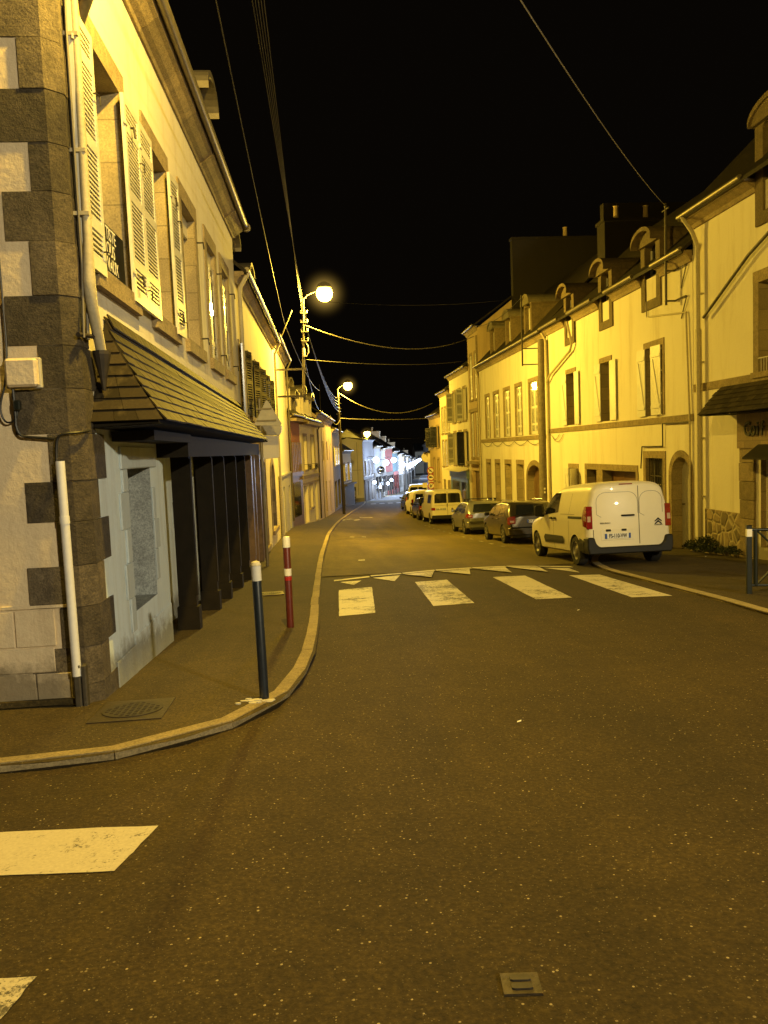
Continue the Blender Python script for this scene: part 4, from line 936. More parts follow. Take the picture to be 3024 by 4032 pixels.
pipe_run('cable_conduit',fB,[(S(18.45),.06,2.0),(S(19.95),.06,2.02),(S(19.97),.05,1.42),(S(21.3),.05,1.42),(S(21.4),.05,.8)],.018,M['rust'],rB)
pipe_run('cable_conduit',fB,[(S(18.6),.04,4.7),(S(20.9),.04,4.98),(S(20.9),.04,5.4)],.02,M['pipe'],rB)
pipe_run('cable_conduit',fB,[(S(18.6),.05,4.7),(S(18.45),.05,2.1),(S(18.45),.05,-1)],.025,M['pipe'],rB)
mb=MB()
for k,(a,b,zz,sg_) in enumerate(((29.9,28.4,1.96,.28),(29.9,28.9,1.96,.18))):
    mb.tube([fB.p(S(a)+(S(b)-S(a))*t,.04,zz-sg_*4*t*(1-t)) for t in [i/8 for i in range(9)]],.01,5)
mb.build('slack_cable',M['cable_l'],rB)
chimney(fB,rB,fB.len-.7,fB.len+.1,-2.2,-4.6,6.5,10.1,M['dark_stack'],2)
# antenna-like service pole on the facade of house B
sp=empty('service_bracket_pole',fB.p(S(19.25),.25,5.1),0,'steel service pole on brackets holding the overhead wire beside the arched door house dormer','pole')
mb=MB(); mb.tube([fB.p(S(19.25),.25,5.0),fB.p(S(19.22),.25,7.4)],.035,8); mb.tube([fB.p(S(19.05),.25,7.36),fB.p(S(19.4),.25,7.36)],.02,6); mb.lathe(fB.p(S(19.22),.25,7.4),[(.03,0),(.045,.03),(.02,.08),(.04,.1),(.01,.12)],seg=8); mb.build('pole',M['metal'],sp,smooth=50)
mb=MB()
for z in (5.1,5.85): mb.box(fB,S(19.25)-.02,S(19.25)+.02,0,.28,z-.02,z+.02); mb.tube([fB.p(S(19.25),.02,z),fB.p(S(18.6),.05,z)],.02,6); mb.tube([fB.p(S(18.9),.02,z-.5),fB.p(S(18.55),.05,z)],.015,6)
mb.build('bracket',M['metal'],sp)
# five-shutter house
fC=RF(30.5,43.55); S=fC.S
rC=empty('five_shutter_house',base(fC,6),0,'yellow house with five closed louvred shutters, stone arch and three roof dormers','house')
wsC=[(31.85,33.1),(34.4,35.45),(36.6,37.7),(38.85,39.95),(41.0,41.95)]
gdC=[(34.4,35.5),(36.7,37.75),(39.0,39.9),(41.15,42.05)]
archC=arcpts(S(31.4),S(33.7),-3,.1,.62,12)
hs=[rect(S(a),S(b),2.03,4.28) for a,b in wsC]+[rect(S(a),S(b),-3,.72) for a,b in gdC]+[archC]
shell(fC,rC,-4,5.95,fC.len,hs,M['cream'],8,4.2,.3,jm=M['jamb'])
for a,b in wsC:
    w=window(fC,rC,S(a),S(b),2.03,4.28,.25,2,True,M['shut_w'],w=.14,sill=0); hw=(b-a)/2
    for q in (S(a),S(a)+hw): shutter(fC,w,q+.004,-.09,0,hw-.01,2.05,4.26,M['shutter'],True,44)
for i,(a,b) in enumerate(gdC):
    dr=door(fC,rC,rect(S(a),S(b),-3,.71),.27,M['greydoor' if i<3 else 'stone'],'door',5); mb=MB(); mb.box(fC,S(a)-.14,S(a),0,.02,-3,.72); mb.box(fC,S(b),S(b)+.14,0,.02,-3,.72); mb.box(fC,S(a)-.14,S(b)+.14,0,.023,.72,.93); mb.build('surround',M['stone'],dr)
dr=door(fC,rC,archC,.29,M['brownw2'],'gateway'); mb=MB(); arch_surround(mb,fC,S(31.4),S(33.7),-3,.1,.62,.22); mb.build('surround',M['stone'],dr)
mb=MB(); mb.box(fC,S(30.7),S(43.2),0,.04,1.82,2.0); mb.build('string_course',M['stone'],rC)
for a,b in ((32.9,34.1),(36.4,37.6),(39.8,41.0)): dormer(fC,rC,S(a),S(b),6.15,8.15,2.6,.0,.2,M['stone_m'],setb=-.12,hood=.15)
pipe_run('drain_pipe',fC,[(S(43.2),.28,6.0),(S(43.3),.1,5.4),(S(43.3),.09,-2.6)],.045,M['pipe'],rC)
mb=MB()
for k in range(5): mb.tube([fC.p(S(42.6)-(k*2.3),.05,1.8)]+[fC.p(S(42.6)-k*2.3-2.3*t,.06,1.8-.2*4*t*(1-t)) for t in (.2,.4,.6,.8)]+[fC.p(S(42.6)-(k+1)*2.3,.05,1.8)],.012,5)
mb.build('slack_cable',M['rust'],rC)
mb=MB(); f_=fC.sub(0,0); mb.box(fC,-.4,-.05,-2.3,-9.0,5.5,10.9); mb.build('chimney_wall',M['dark_stack'],rC)
chimney(fC,rC,fC.len-.5,fC.len-.05,-2.0,-8.2,6.2,13.0,M['dark_stack'],1)
sq=empty('service_bracket_pole',fC.p(S(31.2),.5,5),0,'thin iron service pole on two brackets at the right end of the five shutter house','pole')
mb=MB(); mb.tube([fC.p(S(31.5),.7,4.85),fC.p(S(31.45),.7,7.7)],.035,8); mb.build('pole',M['rust'],sq)
mb=MB()
for z in (4.9,5.55): mb.box(fC,S(31.5)-.02,S(31.5)+.02,0,.7,z-.02,z+.02)
mb.build('bracket',M['rust'],sq)
up=empty('utility_pole',(8.92,30.35,G(8.9,30.3)+.1),0,'weathered grey utility pole standing between the arched door house and the five shutter house','pole')
mb=MB(); mb.tube([(8.9,30.35,G(8.9,30.3)),(8.95,30.35,5.75)],[.17,.13],12); mb.build('shaft',M['concrete'],up,smooth=50)
mb=MB(); 
for z in (-.35,-.2): mb.tube([(8.92,30.17,z),(8.92,30.16,z+.06)],.03,6)
mb.build('number_plate',M['pvc'],up)
def right_house(nm,lab,Y0,Y1,zt,wins,wallm,x0=9.2,x1=9.2,depth=8,rh=3,**kw):
    f=RF(Y0,Y1,x0,x1); r=empty(nm,base(f,f.len/2),0,lab,'house'); zb=gy(Y1)-1.2
    hs=[rect(f.S(w[0]),f.S(w[1]),w[2],w[3]) for w in wins]
    shell(f,r,zb,zt,f.len,hs,wallm,depth,rh,.22,**kw)
    for w in wins:
        s0,s1=f.S(w[0]),f.S(w[1]); k=w[4] if len(w)>4 else ''
        if 'd' in k: door(f,r,rect(s0,s1,w[2],w[3]),.18,M['brownw2'],handle=False); continue
        o=window(f,r,s0,s1,w[2],w[3],.18,2,True,M['shut_w'],w=.12,sill=.1); hw=(s1-s0)/2
        if 's' in k:
            for a in (s0,s0+hw): shutter(f,o,a,-.05,0,hw-.01,w[2]+.02,w[3]-.02,M['shutter'],True,30)
        if 'o' in k:
            shutter(f,o,s0,.02,D2R(180-12),hw,w[2],w[3],M['shut_d' if 'k' in k else 'shutter'],True,28); shutter(f,o,s1,.02,D2R(60),hw,w[2],w[3],M['shut_d' if 'k' in k else 'shutter'],True,28)
    return f,r
fD,rD=right_house('tall_narrow_house','tall narrow stone coloured house with two window bays, right of the blue shopfront',43.6,46.6,8.3,[(43.9,44.6,4.4,7.0,'s'),(45.35,46.05,4.4,7.0,'s'),(43.9,44.6,1.0,3.6,'s'),(45.35,46.05,1.0,3.6,'s'),(43.9,46.1,-3,.2,'d')],M['ochre'])
mb=MB(); mb.box(fD,0,3,0,.3,.6,.75); mb.box(fD,0,.12,0,.1,-3,7.9); mb.box(fD,.2,2.6,0,.1,3.65,3.85); mb.build('stone_trim',M['stone'],rD)
fE,rE=right_house('blue_shop_house','bright yellow three storey house above a blue shopfront',46.65,53.5,6.35,[(47.6,48.5,3.3,5.3,'o'),(49.4,50.3,3.3,5.3,'s'),(51.3,52.2,3.3,5.3,'o'),(47.6,48.5,.45,2.6,'ok'),(49.4,50.3,.45,2.6,'s'),(51.3,52.2,.45,2.6,'o')],M['cream'])
mb=MB(); mb.box(fE,S(47) if 0 else .6,6.7,0,.12,-3.5,-.35); mb.build('shopfront',simple('blue_shopfront',(.10,.16,.24),.4,0,.4,6),rE)
mb=MB(); mb.box(fE,.5,6.8,0,.18,-.35,.12); mb.build('sign_band',simple('blue_signband',(.16,.24,.34),.5,0,.5,10),rE)
mb=MB(); 
for k in range(7): mb.prism([fE.p(.4+k*.92,h,z) for h,z in ((.12,.2),(.7,.1),(.7,.16),(.12,.36))],fE.p(.8,0,0)-fE.p(0,0,0))
mb.build('awning',M['cream'],rE)
mb=MB(); mb.box(fE,1.2,2.6,.12,.13,-2.6,-.6); mb.box(fE,3.4,5.9,.12,.13,-2.3,-.6); mb.build('shop_window',M['pane'],rE)
fF,rF=right_house('three_bay_house','yellow three storey house with narrow shuttered windows, left of the blue shop house',53.55,58.0,5.5,[(53.9,54.6,2.7,4.5,'s'),(55.2,55.9,2.7,4.5,'s'),(56.5,57.2,2.7,4.5,'s'),(53.9,54.6,.3,2.1,'s'),(55.2,55.9,.3,2.1,'s'),(56.5,57.2,.3,2.1,'s'),(54.2,55.4,-3.6,-.7,'d'),(56.2,57.2,-3.6,-.7,'d')],M['cream2'])
fG,rG=right_house('dark_shutter_house','shadowed brown house with black shutters, right side at the bend',58.05,64.0,4.1,[(59.0,60.0,1.7,3.3,'ok'),(61.8,62.8,1.7,3.3,'ok'),(59.0,60.0,-.9,.8,''),(61.2,62.0,-.9,.8,''),(60.2,61.2,-4.2,-1.6,'d')],M['ochre'])
chimney(fG,rG,.1,.6,-1.5,-3,4.4,6.2,M['ochre'],2)
fW,rW=right_house('low_wing_house','low yellow house wing with rounded parapet behind the traffic signs',64.05,70,1.1,[(66,67,-2.4,-1.2,'')],M['cream'],9.0,9.9,6,1.6)
mb=MB(); mb.lathe(fW.p(.1,.1,.9),[(.02,-.02),(.42,0),(.42,.5),(.02,.52)],axis=fW.p(1,0,0)-fW.p(0,0,0),seg=20); mb.build('round_parapet',M['cream'],rW)
# further houses down the road, both sides
random.seed(21)
def far_house(side,P,Q,zt,wallm,lab,trim=None,shop=None,rh=2.2,cols=3,floors=2,nm='far_house',chim=False):
    f=F(P,Q,side); L_=f.len; r=empty(nm,base(f,L_/2),0,lab,'house'); zg=gy(f.P.y)+.1
    hs=[]; wn=[]
    z=zg+3.0
    H=(zt-z)/max(1,floors)
    for fl in range(floors):
        for c in range(cols):
            a=L_*(c+.5)/cols; w=.45
            if H>1.6: q=rect(a-w,a+w,z+fl*H+.35,z+fl*H+min(1.9,H-.45)); hs.append(q); wn.append(q)
    shell(f,r,zg-2,zt,L_,hs,wallm,6,rh,.18)
    for q in wn:
        o=window(f,r,q[0][0],q[1][0],q[0][1],q[2][1],.14,1,True,M['shut_w'],w=.1,sill=.08,stone=trim or M['stone'])
        if random.random()<.5:
            hw=.45
            for a in (q[0][0],q[0][0]+hw): shutter(f,o,a,-.05,0,hw-.01,q[0][1]+.02,q[2][1]-.02,M['shutter'],False)
    mb=MB(); mb.box(f,.15,L_-.15,0,.12,zg+2.45,zg+2.9)
    n=max(2,int(L_/1.6))
    for k in range(n+1): a=.15+(L_-.4)*k/n; mb.box(f,a,a+.12,0,.1,zg-1,zg+2.45)
    mb.build('shop_front',shop or M['dark'],r)
    mb=MB(); mb.box(f,.27,L_-.25,.0,.03,zg+.5,zg+2.4); mb.build('shop_window',M['pane'],r)
    if chim: chimney(f,r,L_-.9,L_-.1,-1.5,-3.5,zt,zt+2.2,M['ochre'],1)
    return f,r
lp=[(6.15,88.05),(7.3,92.5),(8.3,97.5),(9.7,103),(11.0,109),(12.4,116),(13.9,126),(15.3,136),(17.1,148),(19.3,165),(21.0,178),(23.0,193),(25.4,208),(27.6,224)]
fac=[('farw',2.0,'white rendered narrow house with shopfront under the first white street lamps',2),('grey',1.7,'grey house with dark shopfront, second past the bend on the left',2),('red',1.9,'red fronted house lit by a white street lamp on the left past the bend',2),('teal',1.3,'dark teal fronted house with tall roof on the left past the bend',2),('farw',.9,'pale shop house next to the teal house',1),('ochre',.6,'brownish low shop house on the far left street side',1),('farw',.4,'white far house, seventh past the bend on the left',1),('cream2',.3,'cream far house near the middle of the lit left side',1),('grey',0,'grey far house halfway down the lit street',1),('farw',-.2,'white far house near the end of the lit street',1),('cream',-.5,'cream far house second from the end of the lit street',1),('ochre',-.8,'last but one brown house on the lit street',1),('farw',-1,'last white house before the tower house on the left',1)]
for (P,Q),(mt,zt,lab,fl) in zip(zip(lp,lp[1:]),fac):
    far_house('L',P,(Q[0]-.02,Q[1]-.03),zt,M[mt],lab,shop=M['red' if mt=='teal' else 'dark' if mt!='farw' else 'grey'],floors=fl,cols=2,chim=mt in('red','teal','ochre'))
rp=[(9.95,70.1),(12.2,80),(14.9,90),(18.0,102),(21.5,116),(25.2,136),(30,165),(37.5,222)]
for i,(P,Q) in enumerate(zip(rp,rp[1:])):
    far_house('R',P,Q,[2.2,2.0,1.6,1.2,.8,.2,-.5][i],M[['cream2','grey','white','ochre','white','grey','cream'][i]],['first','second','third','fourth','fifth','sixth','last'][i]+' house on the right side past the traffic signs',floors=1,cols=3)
fT=F((30.5,246),(39,249),'R'); fT.u=Vector((1,0)); fT.n=Vector((0,-1))
rT=empty('tower_house',(34,250,-6),0,'yellow lit corner building with turret closing the far end of the street','house')
hs=[rect(a,a+.8,-2.2,-.4) for a in (1,2.6,4.2,5.8)]
shell(fT,rT,-8,.9,8,hs,M['cream2'],7,2.5,.3)
for q in hs: window(fT,rT,q[0][0],q[1][0],-2.2,-.4,.15,1,True,M['shut_w'])
mb=MB(); c=(34.5,245.6,0); mb.lathe(c,[(1.3,-6),(1.3,2.4),(1.7,2.5),(1.7,2.9),(.1,4.2)],seg=16); mb.build('turret',M['grey'],rT)
mb=MB(); mb.box(fT,-.3,8.3,0,1.0,-2.9,-2.6); mb.build('canopy',M['cream'],rT)
# ================================================================== VEHICLES
CP=dict(white=simple('white_car_paint',(.76,.71,.55),.42,0,.05,3,coat=.25),silver=simple('silver_car_paint',(.22,.22,.20),.3,.55,.08,3,coat=.8),grey=simple('grey_car_paint',(.06,.052,.036),.28,.6,.1,3,coat=.9),black=simple('black_car_paint',(.012,.012,.014),.2,.1,.2,3,coat=.8),
 plastic=simple('black_plastic',(.007,.007,.007),.65,0,.3,12),glass=glassy('car_glass',(.008,.009,.01),.04),tyre=simple('tyre_rubber',(.016,.015,.014),.85,0,.3,30,bumps=.2),rim=simple('steel_rim',(.30,.29,.26),.4,.7,.3,12),
 tail=simple('tail_light_red',(.26,.010,.006),.15,0,.4,14,coat=.8),tailc=simple('tail_light_clear',(.55,.4,.3),.15,0,.3,20,coat=.6),plate=simple('plate_white',(.75,.75,.72),.4,0,.05),blue=simple('plate_blue',(.01,.06,.35),.4,0,.1),hole=M['hole'],chrome=simple('chrome',(.6,.6,.58),.12,1,.1))
def car(name,label,cat,loc,sp,rz=0.0,group='vehicles parked nose to tail on the right'):
    r=empty(name,loc,rz,label,cat,group); r.rotation_euler=(0,0,0)
    slope=(G(loc[0],loc[1]+3)-G(loc[0],loc[1]))/3
    L_,W,H=sp['L'],sp['W']/2,sp['H']; belt=sp['belt']; tum=sp['tum']; cr=sp.get('corner',.35)
    top=lambda y:lerp_tab(sp['top'],y); bot=lambda y:lerp_tab(sp.get('bot',[(0,.34),(.5,.24),(L_-.5,.22),(L_,.3)]),y)
    def hw(y):
        d=min(y,L_-y); rr=sp['rr'] if y<L_/2 else sp['fr']
        if d<rr: t=1-d/rr; return W-(sp['re'] if y<L_/2 else sp['fe'])*(1-math.sqrt(max(0,1-t*t)))
        return W
    def sx(y,z):
        w=hw(y)
        if z<.5: return w*(.955+.045*min(1,max(0,(z-.2)/.3)))
        if z<=belt: return w*(1-.012*(z-.5)/(belt-.5))
        return w*(.988-tum*((z-belt)/(H-belt))**1.15)
    def sec(y):
        zt=top(y); zb=bot(y); rc=min(cr,(zt-zb)*.4); out=[(0,zb),(sx(y,zb)*.9,zb)]
        zs=[zb+.05,.42,.62,belt-.1,belt]+[belt+(H-belt)*t for t in (.25,.5,.75)]
        lim=zt-rc*.55
        for z in zs: z=min(max(z,zb+.03),lim); out.append((sx(y,z),z))
        x0=sx(y,lim)
        for k in (1,2,3,4): a=math.pi/2*k/5; out.append((x0-rc*(1-math.cos(a)),lim+(zt-lim)*math.sin(a)))
        out.append(((x0-rc)*.6,zt+.012)); out.append((0,zt+.02)); return out
    ys=sp['ys']; secs=[sec(y) for y in ys]; n=len(secs[0]); mb=MB()
    for y,s in zip(ys,secs):
        for x,z in s: mb.v.append(Vector((x,y,z)))
        for x,z in reversed(s[1:-1]): mb.v.append(Vector((-x,y,z)))
    m=2*n-2
    for j in range(len(ys)-1):
        for k in range(m): k2=(k+1)%m; mb.f.append((j*m+k,j*m+k2,(j+1)*m+k2,(j+1)*m+k)); mb.mi.append(0)
    mb.f.append(tuple(range(m))); mb.f.append(tuple((len(ys)-1)*m+k for k in reversed(range(m)))); mb.mi+=[0,0]
    T=Matrix.Rotation(math.atan(slope),4,'X')
    body=mb.build('body',[sp['paint'],CP['hole']],None)
    R=sp['R']; wheels=[(s,y) for y in sp['wy'] for s in (-1,1)]
    cm=MB()
    for s,y in wheels: cm.lathe((s*(W+.1),y,R-.02),[(R+.055,0),(R+.055,.34)],axis=(-s,0,0),seg=28,mi=1)
    cut=cm.build('cutter',[CP['hole'],CP['hole']],None)
    bo=body.modifiers.new('arch','BOOLEAN'); bo.operation='DIFFERENCE'; bo.object=cut; bo.solver='EXACT'
    bpy.context.view_layer.update()
    me=bpy.data.meshes.new_from_object(body.evaluated_get(bpy.context.evaluated_depsgraph_get())); body.modifiers.clear(); body.data=me; bpy.data.objects.remove(cut)
    me.name='body'; me.shade_smooth(); me.set_sharp_from_angle(angle=D2R(32)); body.parent=r
    def patch(nm,pts,off,mat,par=None,side=None):
        """pts (y,z) on the body side -> follows the flank; both sides unless side given"""
        for s in ((-1,1) if side is None else (side,)):
            mb=MB(); N_=6
            # split polygon into horizontal slices so it follows the curve
            z0=min(p[1] for p in pts); z1=max(p[1] for p in pts); rows=[]
            for i in range(N_+1):
                z=z0+(z1-z0)*i/N_; z=min(max(z,z0+1e-4),z1-1e-4); xs_=[]
                for (ya,za),(yb,zb) in zip(pts,pts[1:]+pts[:1]):
                    if (za-z)*(zb-z)<=0 and abs(za-zb)>1e-9: xs_.append(ya+(yb-ya)*(z-za)/(zb-za))
                rows.append((min(xs_),max(xs_),z))
            for (a0,a1,za),(b0,b1,zb) in zip(rows,rows[1:]):
                for t0,t1 in ((0,.34),(.34,.67),(.67,1)):
                    q=[(a0+(a1-a0)*t0,za),(a0+(a1-a0)*t1,za),(b0+(b1-b0)*t1,zb),(b0+(b1-b0)*t0,zb)]
                    mb.quad(*[(s*(sx(y,z)+off),y,z) for y,z in q])
            o=mb.build(nm,mat,None); o.data.shade_smooth(); o.parent=par or r
    def rear(nm,pts,off,mat,par=None):
        """pts (x,z) on the tail -> wraps the rear profile"""
        ry=lambda z:lerp_tab(sp['rear'],z)
        mb=MB(); z0=min(p[1] for p in pts); z1=max(p[1] for p in pts); rows=[]
        for i in range(7):
            z=min(max(z0+(z1-z0)*i/6,z0+1e-4),z1-1e-4); xs_=[]
            for (xa,za),(xb,zb) in zip(pts,pts[1:]+pts[:1]):
                if (za-z)*(zb-z)<=0 and abs(za-zb)>1e-9: xs_.append(xa+(xb-xa)*(z-za)/(zb-za))
            rows.append((min(xs_),max(xs_),z))
        for (a0,a1,za),(b0,b1,zb) in zip(rows,rows[1:]): mb.quad((a0,ry(za)-off,za),(a1,ry(za)-off,za),(b1,ry(zb)-off,zb),(b0,ry(zb)-off,zb))
        o=mb.build(nm,mat,None); o.parent=par or r; return o
    for s,y in wheels:
        w=bpy.data.objects.new('wheel',None); C.objects.link(w); w.parent=r; w.location=(s*(W-.115),y,R)
        t=MB(); t.lathe((-s*.1,0,0),[(R*.62,0),(R*.93,0),(R,.03),(R,.17),(R*.93,.205),(R*.66,.205),(R*.64,.17),(R*.5,.1)],axis=(s,0,0),seg=28)
        o=t.build('tyre',CP['tyre'],None,smooth=40); o.parent=w
        t=MB(); t.lathe((s*.06,0,0),[(.02,0),(R*.63,0),(R*.64,.03),(R*.58,.035),(R*.52,.0),(R*.26,.015),(R*.2,.03),(.03,.035)],axis=(s,0,0),seg=24)
        if sp.get('spokes'):
            for k in range(sp['spokes']):
                a=2*math.pi*k/sp['spokes']; d=Vector((0,math.cos(a),math.sin(a))); e=Vector((0,-math.sin(a),math.cos(a)))
                P=[Vector((s*(.088+o_),0,0))+d*rr+e*ww for o_ in (0,.025) for rr,ww in ((R*.12,-.035),(R*.6,-.02),(R*.6,.02),(R*.12,.035))]; t.hexa(P)
        o=t.build('rim',CP['rim'],None,smooth=40); o.parent=w
    ctx=dict(r=r,patch=patch,rear=rear,sx=sx,W=W,sp=sp,T=T)
    sp['detail'](ctx)
    r.rotation_euler=(math.atan(slope),0,rz)
    return r
def sub(mb,nm,mat,r,**k): o=mb.build(nm,mat,None,**k); o.parent=r; return o
def txt(nm,body,size,mat,r,loc,sx=1,al='CENTER',bold=0):
    o=text_mesh(nm,body,size,mat,None,loc,(1,0,0),(0,0,1),.002,sx,al,bold); o.parent=r; return o
def number_plate(r,x,y,z,s,w=.52,left=True,right=True):
    mb=MB(); mb.box(WF,x-w/2,x+w/2,y-.012,y,z-.055,z+.055); p=sub(mb,'licence_plate',CP['plate'],r,bevel=.004)
    mb=MB()
    if left: mb.box(WF,x-w/2,x-w/2+.045,y-.014,y-.0,z-.054,z+.054)
    if right: mb.box(WF,x+w/2-.045,x+w/2,y-.014,y-.0,z-.054,z+.054)
    o=mb.build('blue_band',CP['blue'],None); o.parent=p
    t=txt('lettering',s,.118,CP['plastic'],None,(x,y-.016,z),.70,bold=.0025); t.parent=p
    return p
def lamp_pair(ctx,pts,off,mat=CP['tail']): ctx['patch']('tail_light',pts,off,mat)
# --- the white van
def van_detail(c):
    r,W=c['r'],c['W']
    c['patch']('side_window',[(1.98,1.10),(3.22,1.08),(2.95,1.30),(2.62,1.54),(2.40,1.62),(2.02,1.62)],.006,CP['glass'])
    c['patch']('rub_strip',[(1.52,.44),(3.02,.42),(3.10,.55),(3.0,.62),(1.6,.62),(1.52,.57)],.012,CP['plastic'])
    c['patch']('slide_rail',[(.28,1.03),(1.22,1.03),(1.22,1.085),(.28,1.085)],.006,CP['plastic'])
    c['patch']('door_gap',[(1.18,.30),(1.19,.30),(1.19,1.60),(1.18,1.60)],.003,CP['plastic']); c['patch']('door_gap',[(2.30,.30),(2.312,.30),(2.312,1.06),(2.30,1.06)],.003,CP['plastic'])
    c['patch']('panel_crease',[(.8,1.12),(1.8,1.12),(1.8,1.13),(.8,1.13)],.003,CP['silver'])
    c['patch']('lower_trim',[(.06,.28),(.52,.3),(.5,.5),(.42,.62),(.06,.60)],.012,CP['plastic'])
    c['patch']('tail_light',[(.015,.80),(.20,.84),(.26,1.20),(.22,1.30),(.03,1.30)],.010,CP['tail'])
    c['patch']('indicator',[(.05,.98),(.14,.99),(.15,1.10),(.05,1.09)],.016,CP['tailc'])
    for s in (-1,1):
        mb=MB(); mb.box(WF,s*(W-.012)-.13*(s>0),s*(W-.012)+.13*(s<0),-.012,.03,.82,1.30); sub(mb,'tail_light',CP['tail'],r,bevel=.01)
        mb=MB(); mb.box(WF,s*(W-.03)-.07*(s>0),s*(W-.03)+.07*(s<0),-.016,.0,.97,1.09); sub(mb,'reversing_light',CP['tailc'],r)
        for y in (2.38,2.10):
            mb=MB(); q=W+.004; mb.box(WF,s*q-.01,s*q+.025*s if s>0 else s*q+.01,y,y+.15,1.0,1.05) if s>0 else mb.box(WF,-q-.025,-q+.01,y,y+.15,1.0,1.05); sub(mb,'door_handle',CP['plastic'],r,bevel=.008)
        mb=MB(); x=s*(W+.12); mb.box(WF,x-.1,x+.1,3.05,3.15,1.06,1.33); mb.box(WF,min(s*(W-.05),x),max(s*(W-.05),x),3.07,3.13,1.04,1.1); sub(mb,'wing_mirror',CP['plastic'],r,bevel=.03)
        mb=MB(); mb.box(WF,s*.80-.035,s*.80+.035,-.022,.02,.55,.72); 
    mb=MB(); P=[(-.90,.28),(.90,.28),(.935,.42),(.93,.64),(.78,.64),(.74,.5),(.66,.43),(-.66,.43),(-.74,.5),(-.78,.64),(-.93,.64),(-.935,.42)]
    mb.prism([(x,-.07,z) for x,z in P],(0,.30,0)); sub(mb,'rear_bumper',CP['plastic'],r,bevel=.025)
    # split rear doors
    gap=CP['plastic']
    def line(x0,z0,x1,z1,w=.006,y=-.006):
        mb=MB(); d=Vector((x1-x0,0,z1-z0)).normalized(); n=Vector((-d.z,0,d.x))*w; a=Vector((x0,y,z0)); b=Vector((x1,y,z1)); mb.prism([a+n,b+n,b-n,a-n],(0,.004,0)); return mb
    mb=MB()
    for q in (line(.22,.47,.22,1.70),line(-.78,.47,-.78,.8),):
        b=len(mb.v); mb.v+=q.v; mb.f+=[tuple(b+i for i in f) for f in q.f]; mb.mi+=q.mi
    sub(mb,'door_gap',gap,r)
    def outline(cx0,cx1,z0,z1,r1,w):
        P=[]; 
        for (cx,cz,a0) in ((cx1-r1,z1-r1,0),(cx0+r1,z1-r1,90)):
            for k in range(6): a=D2R(a0+90*k/5); P.append(Vector((cx+r1*math.cos(a),-.0065,cz+r1*math.sin(a))))
        P=[Vector((cx1,-.0065,z0))]+P+[Vector((cx0,-.0065,z0)),Vector((cx0+.1,-.0065,z0-.06))]
        mb=MB()
        for a,b in zip(P,P[1:]):
            if (b-a).length<1e-4: continue
            d=(b-a).normalized(); n=Vector((-d.z,0,d.x))*w; mb.prism([a+n,b+n,b-n,a-n],(0,.003,0))
        return mb
    sub(outline(-.70,.20,1.12,1.58,.2,.004),'left_panel_crease',CP['silver'],r); sub(outline(.24,.74,1.12,1.58,.2,.004),'right_panel_crease',CP['silver'],r)
    mb=MB(); mb.box(WF,-.17,.12,-.05,-.004,1.065,1.10); sub(mb,'door_handle',CP['plastic'],r,bevel=.012)
    mb=MB(); mb.box(WF,-.18,.10,-.012,.09,1.735,1.757); sub(mb,'brake_light',CP['tail'],r)
    mb=MB(); mb.box(WF,-.62,.10,-.012,-.002,.565,.80); sub(mb,'plate_recess',CP['white'],r,bevel=.012)
    for x in (-.46,-.12): mb=MB(); mb.box(WF,x-.055,x+.055,-.03,-.01,.755,.80); sub(mb,'plate_lamp',CP['plastic'],r,bevel=.008)
    number_plate(r,-.26,-.016,.655,'FS-110-VW',.56)
    for dz in (0,.055):
        mb=MB()
        for s in (-1,1): mb.prism([(.64,-.012,1.005-dz),(.64,-.012,.965-dz),(.64+s*.075,-.012,.915-dz),(.64+s*.075,-.012,.94-dz)],(0,.01,0))
        sub(mb,'chevron_badge',CP['plastic'],r)
    txt('badge_lettering','CITROËN',.038,CP['plastic'],r,(.64,-.01,.85),1.1); txt('badge_lettering','BERLINGO',.045,CP['plastic'],r,(-.52,-.01,.93),1.05)
    mb=MB(); mb.box(WF,-.5,.5,-.03,0,1.70,1.72); 
VAN=dict(L=4.70,W=1.87,H=1.80,belt=1.05,tum=.20,corner=.34,R=.325,wy=(.78,3.82),rr=.22,re=.10,fr=.7,fe=.28,paint=CP['white'],detail=van_detail,
 ys=[0,.02,.06,.12,.2,.3,.5,.75,1,1.4,1.8,2.0,2.2,2.4,2.6,2.8,3.0,3.2,3.4,3.6,3.8,4.0,4.2,4.4,4.55,4.65,4.70],
 top=[(0,1.71),(.02,1.735),(.06,1.765),(.12,1.785),(.3,1.80),(1.2,1.81),(2.0,1.79),(2.3,1.75),(2.6,1.64),(3.0,1.38),(3.35,1.15),(3.7,1.10),(4.2,1.0),(4.5,.9),(4.7,.68)],
 bot=[(0,.38),(.06,.32),(.4,.26),(4.2,.24),(4.7,.28)],rear=[(0,0),(2,0)])
car('white_van','white panel van with plain rear doors and black bumper parked nearest the crossing','van',(6.47,15.72,G(6.5,15.7)+.005),VAN)
